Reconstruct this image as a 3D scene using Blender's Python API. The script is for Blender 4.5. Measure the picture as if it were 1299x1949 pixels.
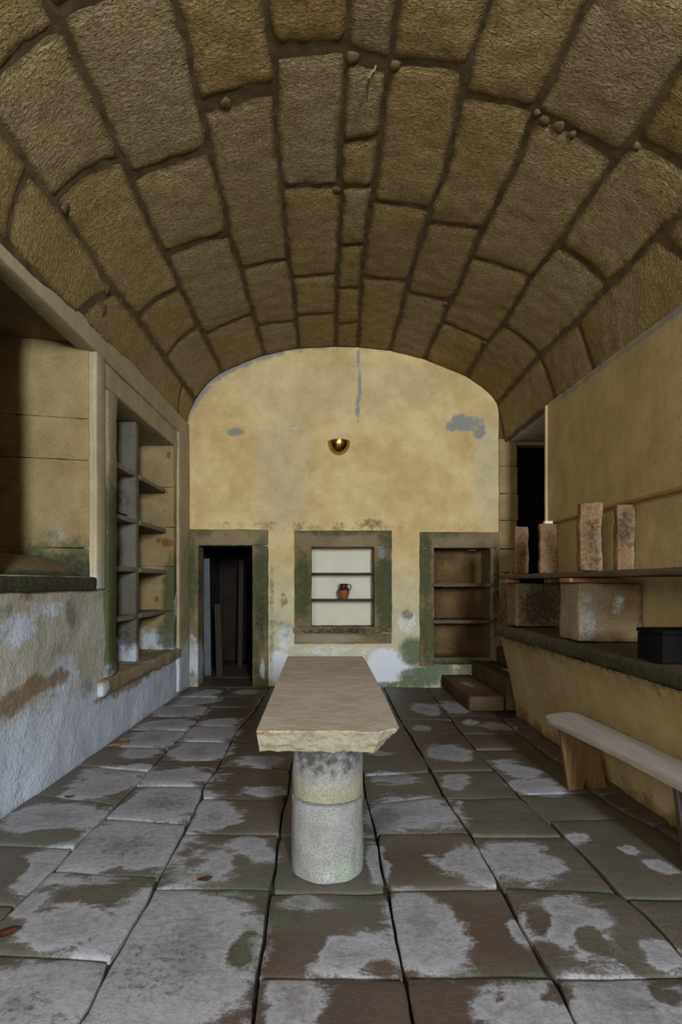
import bpy, math, random
import numpy as np
from mathutils import Vector, noise

random.seed(7)
rng = np.random.default_rng(7)
scene = bpy.context.scene
for o in list(bpy.data.objects):
    bpy.data.objects.remove(o, do_unlink=True)
C = scene.collection

# ---------------------------------------------------------------- camera
W_PX, H_PX = 1299, 1949
F_PX = 1050.0                 # focal length in pixels
VX, VY = 622.0, 1110.0        # vanishing point of the room's length
EYE = 1.35                    # eye height in metres
cd = bpy.data.cameras.new('camera')
cam = bpy.data.objects.new('camera', cd)
C.objects.link(cam)
cam.location = (0, 0, EYE)
cam.rotation_euler = (math.radians(90), 0, 0)
cd.sensor_fit = 'VERTICAL'
cd.sensor_height = 36.0
cd.lens = F_PX / H_PX * 36.0
cd.shift_x = (W_PX / 2 - VX) / H_PX
cd.shift_y = (VY - H_PX / 2) / H_PX
cd.clip_start = 0.05
scene.camera = cam

# ---------------------------------------------------------------- light
world = bpy.data.worlds.new('world')
scene.world = world
world.use_nodes = True
bg = world.node_tree.nodes['Background']
bg.inputs['Color'].default_value = (0.97, 0.97, 0.95, 1)
bg.inputs['Strength'].default_value = 0.24


def area(name, loc, target, size, size_y, energy, col):
    l = bpy.data.lights.new(name, 'AREA')
    l.shape = 'RECTANGLE'
    l.size, l.size_y, l.energy, l.color = size, size_y, energy, col
    o = bpy.data.objects.new(name, l)
    C.objects.link(o)
    o.location = loc
    o.rotation_euler = (Vector(target) - Vector(loc)).to_track_quat('-Z', 'Z').to_euler()
    return o


# daylight from the large doorway behind the photographer
area('doorway_daylight', (1.72, -6.0, 2.9), (0.3, 5.0, 1.5), 0.8, 1.9, 1060, (0.82, 0.91, 1.0))
# added fill light left of and behind the camera, brightens right wall and vault
area('left_fill', (-1.7, -2.2, 2.2), (2.3, 3.2, 2.2), 1.0, 1.6, 125, (1.0, 0.95, 0.86))

vs = scene.view_settings
vs.view_transform = 'Standard'
vs.look = 'None'
vs.exposure = 0.0
vs.gamma = 1.0
vs.use_curve_mapping = False

# ---------------------------------------------------------------- measuring helpers
YB = EYE * F_PX / 196.0       # distance of the end wall
XR = 2.33                     # right wall plane


def at(px, py, Y):
    return Vector(((px - VX) * Y / F_PX, Y, EYE + (VY - py) * Y / F_PX))


def G(px, py, z=0.0):         # point on a level plane
    Y = (EYE - z) * F_PX / (py - VY)
    return Vector(((px - VX) * Y / F_PX, Y, z))


def B(px, py):                # point on the end wall
    return at(px, py, YB)


def XL(Y):                    # left wall plane runs slightly askew
    return -1.9356 + 0.0153 * Y


def LY(px):                   # where a column of the photo meets the left wall
    return 1.9356 * F_PX / (VX - px + 0.0153 * F_PX)


def Lw(px, py):
    Y = LY(px)
    return Vector((XL(Y), Y, EYE + (VY - py) * Y / F_PX))


# ---------------------------------------------------------------- node helpers
def srgb(r, g, b):
    f = lambda c: (c / 255 / 12.92) if c / 255 <= 0.04045 else ((c / 255 + 0.055) / 1.055) ** 2.4
    return (f(r), f(g), f(b), 1.0)


class NT:
    def __init__(s, name):
        s.m = bpy.data.materials.new(name)
        s.m.use_nodes = True
        s.t = s.m.node_tree
        s.b = s.t.nodes['Principled BSDF']
        s.pos = s.t.nodes.new('ShaderNodeNewGeometry').outputs['Position']

    def put(s, sock, v):
        if isinstance(v, bpy.types.NodeSocket):
            s.t.links.new(v, sock)
        elif v is not None:
            sock.default_value = v

    def scaled(s, v):
        n = s.t.nodes.new('ShaderNodeVectorMath')
        n.operation = 'MULTIPLY'
        s.put(n.inputs[0], s.pos)
        n.inputs[1].default_value = v
        return n.outputs[0]

    def noise(s, scale, detail=4, rough=0.55, vec=None, dist=0.0):
        n = s.t.nodes.new('ShaderNodeTexNoise')
        s.put(n.inputs['Vector'], vec if vec is not None else s.pos)
        n.inputs['Scale'].default_value = scale
        n.inputs['Detail'].default_value = detail
        n.inputs['Roughness'].default_value = rough
        n.inputs['Distortion'].default_value = dist
        return n.outputs[0]

    def voronoi(s, scale, vec=None, feature='F1'):
        n = s.t.nodes.new('ShaderNodeTexVoronoi')
        n.feature = feature
        s.put(n.inputs['Vector'], vec if vec is not None else s.pos)
        n.inputs['Scale'].default_value = scale
        return n.outputs['Distance']

    def attr(s, name):
        n = s.t.nodes.new('ShaderNodeAttribute')
        n.attribute_name = name
        q = s.t.nodes.new('ShaderNodeSeparateColor')
        s.t.links.new(n.outputs['Color'], q.inputs[0])
        return q.outputs[0], q.outputs[1], q.outputs[2], n.outputs['Alpha']

    def rnd(s):
        return s.t.nodes.new('ShaderNodeObjectInfo').outputs['Random']

    def math(s, op, a, b=None):
        n = s.t.nodes.new('ShaderNodeMath')
        n.operation = op
        s.put(n.inputs[0], a)
        s.put(n.inputs[1], b)
        return n.outputs[0]

    def ramp(s, v, lo, hi, a=0.0, b=1.0):
        n = s.t.nodes.new('ShaderNodeMapRange')
        n.interpolation_type = 'SMOOTHSTEP'
        s.put(n.inputs['Value'], v)
        for k, x in (('From Min', lo), ('From Max', hi), ('To Min', a), ('To Max', b)):
            n.inputs[k].default_value = x
        return n.outputs['Result']

    def mix(s, fac, a, b, mode='MIX'):
        n = s.t.nodes.new('ShaderNodeMix')
        n.data_type = 'RGBA'
        n.blend_type = mode
        s.put(n.inputs[0], fac)
        s.put(n.inputs[6], a)
        s.put(n.inputs[7], b)
        return n.outputs[2]

    def bump(s, h, strength, dist, prev=None):
        n = s.t.nodes.new('ShaderNodeBump')
        n.inputs['Strength'].default_value = strength
        n.inputs['Distance'].default_value = dist
        s.put(n.inputs['Height'], h)
        if prev is not None:
            s.put(n.inputs['Normal'], prev)
        return n.outputs[0]

    def done(s, col, rough=0.85, normal=None, metal=0.0, spec=0.3):
        s.put(s.b.inputs['Base Color'], col)
        s.put(s.b.inputs['Roughness'], rough)
        s.b.inputs['Metallic'].default_value = metal
        s.b.inputs['Specular IOR Level'].default_value = spec
        if normal is not None:
            s.put(s.b.inputs['Normal'], normal)
        return s.m


def stained(name, base, base2, alt, grain=90.0, bumps=0.35, lumps=7.0, rough=0.88, speck=0.25, spec=0.25, flake=0.0,
            white=(196, 202, 208), green=(66, 74, 46), slate=(134, 136, 136), brown=(126, 100, 70)):
    """weathered surface; painted attributes m1 (whitewash and highlights, algae, slate patch, brown) and m2 (alt tone, soot, rust and lit edges)"""
    t = NT(name)
    n1 = t.noise(1.7, 5, 0.6)
    n2 = t.noise(lumps, 6, 0.62)
    n3 = t.noise(grain, 3, 0.6)
    nf = t.noise(26, 5, 0.7)
    col = t.mix(t.ramp(n1, 0.35, 0.65), srgb(*base), srgb(*base2))
    w, g, bl, br = t.attr('m1')
    al, so, ru, mo = t.attr('m2')

    def T(m, amt=0.75, nn=n2, w_=0.16):
        k = t.math('ADD', t.math('MULTIPLY', t.math('SUBTRACT', nn, 0.5), amt * 1.9), t.math('ADD', t.math('MULTIPLY', t.math('SUBTRACT', nf, 0.5), 0.7), t.math('MULTIPLY', t.math('SUBTRACT', n3, 0.5), 0.7)))
        v = t.math('ADD', m, t.math('MULTIPLY', k, t.ramp(m, 0.0, 0.4)))
        return t.math('MULTIPLY', t.ramp(v, 0.48 - w_ * 1.5, 0.52 + w_ * 1.5), 0.88)
    col = t.mix(T(al, 0.5, n1, 0.4), col, srgb(*alt))
    col = t.mix(t.ramp(n2, 0.3, 0.75, 0.0, 0.30), col, t.mix(1.0, col, srgb(178, 170, 158), 'MULTIPLY'))
    col = t.mix(T(w), col, srgb(*white))
    col = t.mix(T(br, 0.95), col, srgb(*brown))
    gn = t.noise(11, 6, 0.7)
    gcol = t.mix(gn, srgb(*[c * 0.72 for c in green]), srgb(*[c * 1.25 for c in green]))
    col = t.mix(T(g, 1.0, gn, 0.3), col, gcol)
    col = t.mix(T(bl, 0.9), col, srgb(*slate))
    col = t.mix(T(so, 0.9, nf, 0.3), col, srgb(50, 43, 37))
    col = t.mix(T(ru, 0.7), col, srgb(128, 78, 38))
    col = t.mix(t.ramp(n3, 0.38, 0.62, speck, 0.0), col, t.mix(1.0, col, srgb(120, 112, 104), 'MULTIPLY'))
    nb = t.bump(n3, bumps, 0.006)
    nb = t.bump(n2, bumps, 0.02, nb)
    if flake:
        nb = t.bump(t.ramp(t.noise(5, 7, 0.68), 0.47, 0.53), flake, 0.008, nb)
    return t.done(col, rough, nb, spec=spec)


# plasters
M = {}
M['plaster_end'] = stained('ochre_limewash', (222, 198, 142), (202, 173, 115), (200, 194, 163), 60, 0.22, 6, 0.9, 0.08, flake=0.12,
                           green=(74, 92, 70), white=(222, 226, 232))
M['plaster_right'] = stained('dull_ochre_plaster', (192, 172, 126), (180, 158, 112), (174, 150, 102), 60, 0.25, 5, 0.9, 0.1)
M['plaster_left'] = stained('flaking_whitewash', (190, 186, 174), (178, 172, 156), (172, 154, 118), 45, 0.6, 7, 0.9, 0.14, flake=0.45,
                            white=(198, 205, 220), green=(92, 116, 88), slate=(132, 130, 128), brown=(132, 110, 82))
M['plaster_trim'] = stained('beige_trim_plaster', (176, 162, 130), (166, 152, 120), (186, 172, 142), 60, 0.2, 6, 0.9, 0.1)
# stones
M['granite'] = stained('granite', (148, 130, 98), (130, 112, 82), (166, 154, 130), 110, 0.3, 8, 0.88, 0.35,
                       green=(64, 74, 44))
M['jamb_stone'] = stained('ashlar_jamb', (168, 146, 104), (150, 128, 88), (190, 170, 130), 130, 0.25, 7, 0.9, 0.3)
M['dark_stone'] = stained('sooty_stone', (96, 76, 54), (76, 60, 44), (140, 112, 78), 70, 0.4, 9, 0.9, 0.3)
M['table_stone'] = stained('table_top_stone', (196, 184, 170), (182, 168, 152), (132, 126, 102), 90, 0.4, 9, 0.8, 0.12, white=(200, 196, 176),
                           brown=(170, 110, 70), green=(120, 126, 88))
M['column_stone'] = stained('column_granite', (148, 147, 144), (138, 136, 130), (152, 145, 120), 150, 0.55, 10, 0.9, 0.4,
                            green=(140, 156, 136))
M['counter_top'] = stained('counter_slab', (112, 96, 74), (96, 82, 62), (128, 110, 82), 80, 0.3, 8, 0.75, 0.3, green=(60, 62, 44))
M['wood'] = None


def simple(name, c1, c2, scale=(12, 12, 12), rough=0.75, bump=0.25, metal=0.0, spec=0.3):
    t = NT(name)
    v = t.scaled(scale)
    n = t.noise(1.0, 6, 0.62, v)
    f = t.noise(60, 3, 0.6)
    col = t.mix(t.ramp(n, 0.3, 0.7), srgb(*c1), srgb(*c2))
    return t.done(col, rough, t.bump(n, bump, 0.01, t.bump(f, bump * 0.6, 0.004)), metal, spec)


M['mortar_vault'] = simple('vault_mortar', (66, 52, 34), (96, 80, 54), (9, 9, 9), 0.95, 0.6)
M['chip'] = simple('dull_packing_stone', (104, 86, 58), (80, 66, 44), (16, 16, 16), 0.95, 0.6)
M['mortar_floor'] = simple('floor_dirt', (44, 40, 36), (72, 68, 60), (14, 14, 14), 0.95, 0.6)
M['bench_wood'] = simple('worn_bench_wood', (172, 162, 158), (152, 142, 136), (40, 2.5, 40), 0.55, 0.15)
M['leg_wood'] = simple('brown_leg_wood', (122, 94, 64), (94, 70, 46), (40, 40, 3), 0.7, 0.2)
M['dark_leg'] = simple('dark_leg_wood', (86, 74, 66), (60, 50, 44), (30, 30, 4), 0.8, 0.3)
M['plank_wood'] = simple('old_plank_wood', (104, 88, 66), (78, 64, 48), (60, 3, 60), 0.75, 0.3)
M['shim_wood'] = simple('orange_shim_wood', (176, 122, 70), (150, 98, 52), (30, 6, 40), 0.7, 0.2)
M['pole_wood'] = simple('pole_wood', (158, 124, 70), (128, 96, 52), (50, 3, 50), 0.6, 0.2)
M['soffit_grey'] = simple('grey_soffit', (196, 184, 188), (170, 160, 164), (6, 6, 6), .9, .3)
M['shelf_dark'] = simple('dark_shelf_wood', (62, 54, 46), (48, 42, 36), (3, 40, 40), 0.6, 0.2)
M['shelf_stone'] = stained('grey_shelf_slab', (138, 128, 110), (122, 112, 96), (104, 104, 104), 100, 0.25, 8, 0.88, 0.2)
M['divider'] = stained('grey_divider_render', (116, 110, 96), (98, 92, 80), (150, 140, 118), 80, 0.25, 6, 0.9, 0.25)
M['niche_white'] = simple('white_niche_paint', (218, 211, 190), (208, 200, 178), (3, 3, 3), 0.8, 0.08)
M['black'] = simple('black_paint', (12, 11, 12), (18, 16, 16), (8, 8, 8), 0.85, 0.1, 0.0, 0.1)
M['dim_wood'] = simple('dark_door_wood', (58, 44, 32), (42, 32, 24), (40, 40, 3), .8, .2)
M['niche_stone'] = stained('brown_niche_stone', (118, 92, 58), (90, 68, 44), (152, 124, 78), 60, .4, 9, .9, .3)
M['passage'] = simple('dark_passage_plaster', (46, 38, 32), (34, 28, 24), (4, 4, 4), 0.95, 0.3)
M['brass'] = simple('polished_brass', (188, 154, 84), (168, 134, 66), (6, 6, 6), 0.22, 0.03, 1.0, 0.5)
M['switch'] = simple('cream_plastic', (200, 186, 140), (196, 180, 134), (5, 5, 5), 0.5, 0.02)
M['white_board'] = simple('pale_board', (104, 106, 108), (84, 86, 90), (3, 3, 3), 0.7, 0.1)
M['leaf'] = simple('dry_leaf', (88, 52, 32), (64, 38, 24), (60, 60, 60), 0.8, 0.3)
M['tile_chip'] = simple('terracotta_chip', (134, 94, 68), (112, 76, 54), (50, 50, 50), 0.85, 0.2)
M['hook'] = simple('rusted_hook', (150, 130, 90), (110, 92, 60), (60, 60, 60), 0.6, 0.2)
M['wire'] = simple('black_wire', (20, 18, 16), (26, 22, 18), (60, 60, 60), 0.6, 0.1)


def pot_material():
    t = NT('glazed_terracotta')
    q = t.t.nodes.new('ShaderNodeTexCoord')
    sx = t.t.nodes.new('ShaderNodeSeparateXYZ')
    t.t.links.new(q.outputs['Object'], sx.inputs[0])
    n = t.noise(40, 4, 0.6)
    h = t.math('ADD', sx.outputs[2], t.math('MULTIPLY', n, 0.02))
    col = t.mix(n, srgb(150, 88, 48), srgb(122, 66, 36))
    col = t.mix(t.ramp(h, 0.118, 0.128), col, srgb(66, 36, 24))
    return t.done(col, t.ramp(h, 0.118, 0.128, 0.7, 0.3), None)


M['pot'] = pot_material()


def vault_material():
    t = NT('hammered_vault_granite')
    r = t.rnd()
    n1 = t.noise(1.3, 4, 0.6)
    n2 = t.noise(9, 5, 0.65)
    n3 = t.noise(55, 4, 0.65, None, 0.6)
    n4 = t.noise(20, 4, 0.6, t.scaled((1.0, 2.0, 1.0)), 1.2)
    col = t.mix(t.ramp(n1, 0.3, 0.7), srgb(168, 146, 100), srgb(150, 124, 78))
    col = t.mix(t.ramp(r, 0.55, 1.0, 0.0, 0.45), col, srgb(150, 138, 112))
    col = t.mix(t.ramp(r, 0.0, 0.4, 0.4, 0.0), col, srgb(140, 112, 66))
    col = t.mix(t.ramp(n2, 0.45, 0.75, 0.0, 0.45), col, srgb(126, 100, 60))
    e = t.attr('m1')[0]
    col = t.mix(t.ramp(t.math('ADD', e, t.math('MULTIPLY', n2, 0.5)), 0.75, 1.15, 0.0, 0.7), col, srgb(74, 58, 36))
    col = t.mix(t.ramp(n3, 0.35, 0.58, 0.6, 0.0), col, srgb(92, 74, 46))
    col = t.mix(t.ramp(n4, 0.5, 0.7, 0.0, 0.3), col, srgb(190, 170, 124))
    nb = t.bump(n3, 0.7, 0.014)
    nb = t.bump(n4, 0.9, 0.035, nb)
    return t.done(col, 0.92, nb, spec=0.2)


M['vault'] = vault_material()


def flag_material():
    t = NT('damp_flagstone')
    r = t.rnd()
    n1 = t.noise(2.6, 5, 0.6, None, 0.4)
    n2 = t.noise(8, 6, 0.65, t.scaled((0.8, 1.5, 1)), 0.8)
    n3 = t.noise(85, 4, 0.7)
    n4 = t.noise(30, 5, 0.75)
    s, e, sp, wr = t.attr('m1')      # salt bloom, nearness to the edge, black speckle, warm tone
    col = t.mix(t.ramp(n1, 0.35, 0.68), srgb(98, 92, 84), srgb(82, 80, 70))
    col = t.mix(t.ramp(n2, 0.42, 0.7, 0, 0.6), col, srgb(98, 86, 78))
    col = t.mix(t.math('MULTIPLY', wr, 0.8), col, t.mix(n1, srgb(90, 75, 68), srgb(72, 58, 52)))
    v = t.math('ADD', s, t.math('MULTIPLY', t.math('SUBTRACT', n2, 0.5), 0.62))
    v = t.math('ADD', v, t.math('MULTIPLY', t.math('SUBTRACT', n1, 0.5), 0.5))
    v = t.math('ADD', v, t.math('MULTIPLY', t.math('SUBTRACT', n3, 0.5), 0.2))
    bloom = t.mix(t.ramp(n4, 0.35, 0.7), srgb(160, 158, 164), srgb(132, 130, 136))
    rim = t.math('MULTIPLY', t.ramp(v, 0.49, 0.56), t.ramp(v, 0.72, 0.58))
    bloom = t.mix(t.math('MULTIPLY', rim, 0.55), bloom, srgb(170, 170, 174))
    core = t.ramp(v, 0.82, 1.0, 0.0, 0.55)
    bloom = t.mix(core, bloom, srgb(112, 106, 108))
    col = t.mix(t.ramp(v, 0.42, 0.60, 0, 0.88), col, bloom)
    gq = t.attr('m2')[0]
    gv = t.math('ADD', t.math('MULTIPLY', t.math('SUBTRACT', n2, 0.5), 1.6), t.math('MULTIPLY', t.math('SUBTRACT', n1, 0.5), 1.6))
    col = t.mix(t.ramp(t.math('ADD', gq, t.math('MULTIPLY', gv, t.ramp(gq, 0.0, 0.4))), 0.4, 1.0, 0, 0.55), col, srgb(84, 98, 80))
    # algae creeping in from the joints
    g = t.math('ADD', e, t.math('MULTIPLY', t.math('SUBTRACT', n1, 0.5), 1.5))
    col = t.mix(t.ramp(g, 0.75, 1.25, 0, 0.55), col, srgb(92, 112, 94))
    k = t.math('ADD', sp, t.math('MULTIPLY', t.math('SUBTRACT', n4, 0.5), 1.6))
    col = t.mix(t.math('MULTIPLY', t.ramp(k, 0.55, 0.75, 0, 0.8), t.ramp(n3, 0.42, 0.55)), col, srgb(58, 58, 66))
    col = t.mix(t.ramp(n3, 0.3, 0.55, 0.35, 0.0), col, t.mix(1.0, col, srgb(130, 124, 118), 'MULTIPLY'))
    nb = t.bump(n3, 0.25, 0.004)
    nb = t.bump(n2, 0.3, 0.012, nb)
    return t.done(col, t.ramp(v, 0.45, 0.6, 0.5, 0.85), nb, spec=0.35)


M['flag'] = flag_material()

# ---------------------------------------------------------------- mesh helpers


def link(name, verts, faces, mat, parent=None, origin=None, smooth=35, m1=None, m2=None):
    v = np.asarray(verts, float).reshape(-1, 3)
    if origin is None:
        origin = (v.min(0) + v.max(0)) / 2
        origin[2] = v[:, 2].min()
    origin = np.asarray(origin, float)
    me = bpy.data.meshes.new(name)
    me.from_pydata((v - origin).tolist(), [], [list(map(int, f)) for f in faces])
    me.update()
    for nm, a in (('m1', m1), ('m2', m2)):
        if a is not None:
            at_ = me.attributes.new(nm, 'FLOAT_COLOR', 'POINT')
            at_.data.foreach_set('color', np.asarray(a, np.float32).ravel())
    if smooth:
        me.polygons.foreach_set('use_smooth', [True] * len(me.polygons))
        me.set_sharp_from_angle(angle=math.radians(smooth))
    me.materials.append(mat)
    o = bpy.data.objects.new(name, me)
    C.objects.link(o)
    o.location = origin
    if parent is not None:
        o.parent = parent
        o.matrix_parent_inverse = parent.matrix_basis.inverted()
    return o


def empty(name, loc, parent=None):
    o = bpy.data.objects.new(name, None)
    C.objects.link(o)
    o.location = loc
    o.empty_display_size = 0.1
    if parent is not None:
        o.parent = parent
        o.matrix_parent_inverse = parent.matrix_basis.inverted()
    return o


def tag(o, label=None, cat=None, group=None, kind=None):
    if label:
        o['label'] = label
    if cat:
        o['category'] = cat
    if group:
        o['group'] = group
    if kind:
        o['kind'] = kind
    return o


def sm(x, a, b):
    t = np.clip((x - a) / (b - a), 0, 1)
    return t * t * (3 - 2 * t)


def ell(c, r, s=1.0, soft=0.5):
    """soft ellipsoid stain"""
    c = np.array(c, float)
    r = np.array(r, float)
    return lambda P: s * sm(np.sqrt((((P - c) / r) ** 2).sum(1)), 1.0 + soft * 0.5, 1.0 - soft)


def band(axis, a, b, s=1.0):
    """ramps from 0 at a to s at b along an axis"""
    return lambda P: s * (sm(P[:, axis], a, b) if a < b else 1 - sm(P[:, axis], b, a))


def prod(*fs):
    def f(P):
        v = fs[0](P)
        for g in fs[1:]:
            v = v * g(P)
        return v
    return f


def paint(P, masks):
    """masks: list of (channel, fn); channels 0-3 -> m1, 4-7 -> m2"""
    a = np.zeros((len(P), 8))
    for ch, fn in masks or []:
        a[:, ch] = np.maximum(a[:, ch], fn(P))
    return a[:, :4], a[:, 4:]


WHITE, GREEN, SLATE, BROWN, ALT, SOOT, RUST_LIT = range(7)


def lines(lo, hi, bev, res):
    n = max(1, int(round((hi - lo - 2 * bev) / res)))
    mid = np.linspace(lo + bev, hi - bev, n + 1)
    return np.concatenate([[lo, lo + bev * 0.3], mid, [hi - bev * 0.3, hi]])


def nz(P, scale, seed=0.0):
    return np.array([noise.fractal(Vector((p[0] * scale + seed, p[1] * scale, p[2] * scale - seed)), 1.0, 2.0, 3) for p in P])


def block(name, lo, hi, mat, parent=None, bev=0.012, res=0.08, rough=0.0, rs=6.0, masks=None, xf=None, origin=None, smooth=40):
    """rounded, optionally rough box between two corners; xf bends it afterwards"""
    lo = np.array([min(a, b) for a, b in zip(lo, hi)], float) if False else np.array(lo, float)
    hi = np.array(hi, float)
    bev = min(bev, 0.45 * (hi - lo).min())
    ax = [lines(lo[i], hi[i], bev, res) for i in range(3)]
    idx, verts, faces = {}, [], []

    def vid(p):
        k = (round(p[0], 5), round(p[1], 5), round(p[2], 5))
        if k not in idx:
            idx[k] = len(verts)
            verts.append(p)
        return idx[k]
    for d in range(3):
        u, w = (d + 1) % 3, (d + 2) % 3
        for side in (0, 1):
            c = ax[d][-1] if side else ax[d][0]
            for i in range(len(ax[u]) - 1):
                for j in range(len(ax[w]) - 1):
                    q = []
                    for a, b in ((i, j), (i + 1, j), (i + 1, j + 1), (i, j + 1)):
                        p = [0, 0, 0]
                        p[d], p[u], p[w] = c, ax[u][a], ax[w][b]
                        q.append(vid(p))
                    faces.append(q if side else q[::-1])
    V = np.array(verts)
    inner = np.clip(V, lo + bev, hi - bev)
    D = V - inner
    L = np.linalg.norm(D, axis=1, keepdims=True)
    V = inner + np.where(L > 1e-9, D / np.maximum(L, 1e-9) * bev, 0)
    if rough:
        Nn = D / np.maximum(L, 1e-9)
        V = V + Nn * (nz(V, rs, 3.1) * rough)[:, None]
    if xf:
        V = np.array([xf(Vector(p)) for p in V])
    m1, m2 = paint(V, masks)
    return link(name, V, faces, mat, parent, origin, smooth, m1, m2)


def wall_grid(name, to3d, us, vs_, holes, mat, masks, res=0.06, rough=0.006, parent=None):
    """sheet of plaster with rectangular holes; (u,v) in metres, to3d(u,v,depth)"""
    def axis(lo, hi, cuts):
        pts = sorted(set([lo, hi] + [c for c in cuts if lo < c < hi]))
        out = []
        for a, b in zip(pts[:-1], pts[1:]):
            n = max(1, int(round((b - a) / res)))
            out += list(np.linspace(a, b, n + 1)[:-1])
        return out + [hi]
    U = axis(us[0], us[1], [h[0] for h in holes] + [h[1] for h in holes])
    Vv = axis(vs_[0], vs_[1], [h[2] for h in holes] + [h[3] for h in holes])
    P, F = [], []
    for u in U:
        for v in Vv:
            d = rough * noise.fractal(Vector((u * 1.7, v * 1.7, 4.2)), 1.0, 2.0, 4)
            P.append(to3d(u, v, d))
    m = len(Vv)
    for i in range(len(U) - 1):
        for j in range(m - 1):
            uc, vc = (U[i] + U[i + 1]) / 2, (Vv[j] + Vv[j + 1]) / 2
            if any(h[0] < uc < h[1] and h[2] < vc < h[3] for h in holes):
                continue
            F.append((i * m + j, (i + 1) * m + j, (i + 1) * m + j + 1, i * m + j + 1))
    P = np.array(P)
    m1, m2 = paint(P, masks)
    o = link(name, P, F, mat, parent, (0, 0, 0), 60, m1, m2)
    return o


def tube(pts, radii, n=10, cap=True):
    pts = [Vector(p) for p in pts]
    V, Fc = [], []
    up = Vector((0.3, 0.2, 1)).normalized()
    for i, p in enumerate(pts):
        d = (pts[min(i + 1, len(pts) - 1)] - pts[max(i - 1, 0)]).normalized()
        a = d.cross(up)
        if a.length < 1e-3:
            a = d.cross(Vector((1, 0, 0)))
        a.normalize()
        b = d.cross(a)
        r = radii[i] if hasattr(radii, '__len__') else radii
        for k in range(n):
            t = 2 * math.pi * k / n
            V.append(p + a * math.cos(t) * r + b * math.sin(t) * r)
    for i in range(len(pts) - 1):
        for k in range(n):
            k2 = (k + 1) % n
            Fc.append((i * n + k, i * n + k2, (i + 1) * n + k2, (i + 1) * n + k))
    if cap:
        Fc.append(list(range(n)))
        Fc.append(list(range((len(pts) - 1) * n, len(pts) * n))[::-1])
    return V, Fc


def lathe(prof, n=40, center=(0, 0, 0), wob=None):
    V, Fc = [], []
    for r, z in prof:
        for k in range(n):
            t = 2 * math.pi * k / n
            V.append((center[0] + r * math.cos(t), center[1] + r * math.sin(t), center[2] + z))
    m = len(prof)
    for i in range(m - 1):
        for k in range(n):
            k2 = (k + 1) % n
            Fc.append((i * n + k, i * n + k2, (i + 1) * n + k2, (i + 1) * n + k))
    return np.array(V), Fc


# ---------------------------------------------------------------- the vault
ARCH = [(354, 835), (356, 807), (362, 783), (372, 763), (389, 738), (405, 723), (426, 709), (463, 692), (505, 677), (540, 669), (571, 664.5),
        (605, 662), (638, 661), (680, 662), (712, 665), (744, 669), (775, 676), (807, 685), (857, 704), (888, 718), (921, 740), (942, 760),
        (950, 780), (954, 803), (959, 835), (962, 870)]
_ph, _r = [], []
for x, y in ARCH:
    X, Z = (x - VX) * YB / F_PX, (VY - y) * YB / F_PX
    _ph.append(math.atan2(Z, X))
    _r.append(math.hypot(X, Z))
o_ = np.argsort(_ph)
_ph, _r = np.array(_ph)[o_], np.array(_r)[o_]
_pp = np.linspace(_ph[0], _ph[-1], 400)
_rr = np.interp(_pp, _ph, _r)
_k = np.ones(13) / 13
_rs = np.convolve(np.pad(_rr, 6, mode='edge'), _k, 'valid')


def rad(phi):
    return float(np.interp(phi, _pp, _rs))


def vault_pt(phi, Y, d=0.0):
    r = rad(phi) - d
    return (r * math.cos(phi), Y, EYE + r * math.sin(phi))


def px_vault(px, py):
    dx, dz = px - VX, VY - py
    phi = math.atan2(dz, dx)
    return phi, rad(phi) * F_PX / math.hypot(dx, dz)


# joint lines between the courses, left springing to right springing
JP = [
    [(0, 430), (120, 557), (240, 683), (345, 795), (356, 812)],
    [(0, 243), (31, 283), (102, 383), (134, 427), (168, 473), (198, 525), (223, 559), (251, 593), (272, 621), (315, 683), (362, 747), (372, 762)],
    [(86, 0), (108, 31), (145, 108), (212, 252), (252, 348), (272, 399), (312, 479), (343, 547), (377, 618), (423, 707)],
    [(336, 0), (340, 15), (355, 80), (377, 185), (392, 240), (405, 308), (428, 396), (437, 448), (458, 510), (480, 593), (505, 677)],
    [(506, 0), (515, 62), (526, 130), (525, 240), (537, 370), (540, 396), (548, 482), (560, 565), (569, 664)],
    [(663, 0), (660, 62), (659, 135), (654, 216), (645, 339), (651, 381), (648, 442), (642, 535), (639, 661)],
    [(757, 0), (742, 108), (732, 185), (723, 277), (711, 363), (699, 427), (688, 529), (682, 662)],
    [(939, 0), (892, 123), (877, 185), (871, 222), (846, 333), (822, 394), (797, 473), (779, 535), (742, 668)],
    [(1127, 0), (1084, 77), (1022, 209), (985, 308), (942, 394), (909, 458), (872, 550), (848, 596), (808, 685)],
    [(1296, 129), (1216, 249), (1176, 305), (1108, 394), (1063, 464), (1005, 538), (962, 612), (922, 661), (888, 717)],
    [(1299, 408), (1260, 435), (1191, 514), (1156, 546), (1101, 609), (1029, 676), (968, 744), (949, 767)],
    [(1299, 580), (1132, 699), (1055, 750), (955, 835)],
]


class Joint:
    def __init__(s, pts):
        q = sorted([(px_vault(*p)[1], px_vault(*p)[0]) for p in pts])
        s.Y = [a for a, _ in q]
        s.ph = [b for _, b in q]
        p = sorted((b, a) for a, b in pts)
        s.py = [a for a, _ in p]
        s.px = [b for _, b in p]

    def __call__(s, Y):
        return float(np.interp(Y, s.Y, s.ph))

    def depth(s, py):                        # distance along the joint of a photo row
        if py < s.py[0] or py > s.py[-1]:    # outside: keep the end angle
            phi = s.ph[0] if py < s.py[0] else s.ph[-1]
            return rad(phi) * math.sin(phi) * F_PX / (VY - py)
        px = float(np.interp(py, s.py, s.px))
        return px_vault(px, py)[1]


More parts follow.
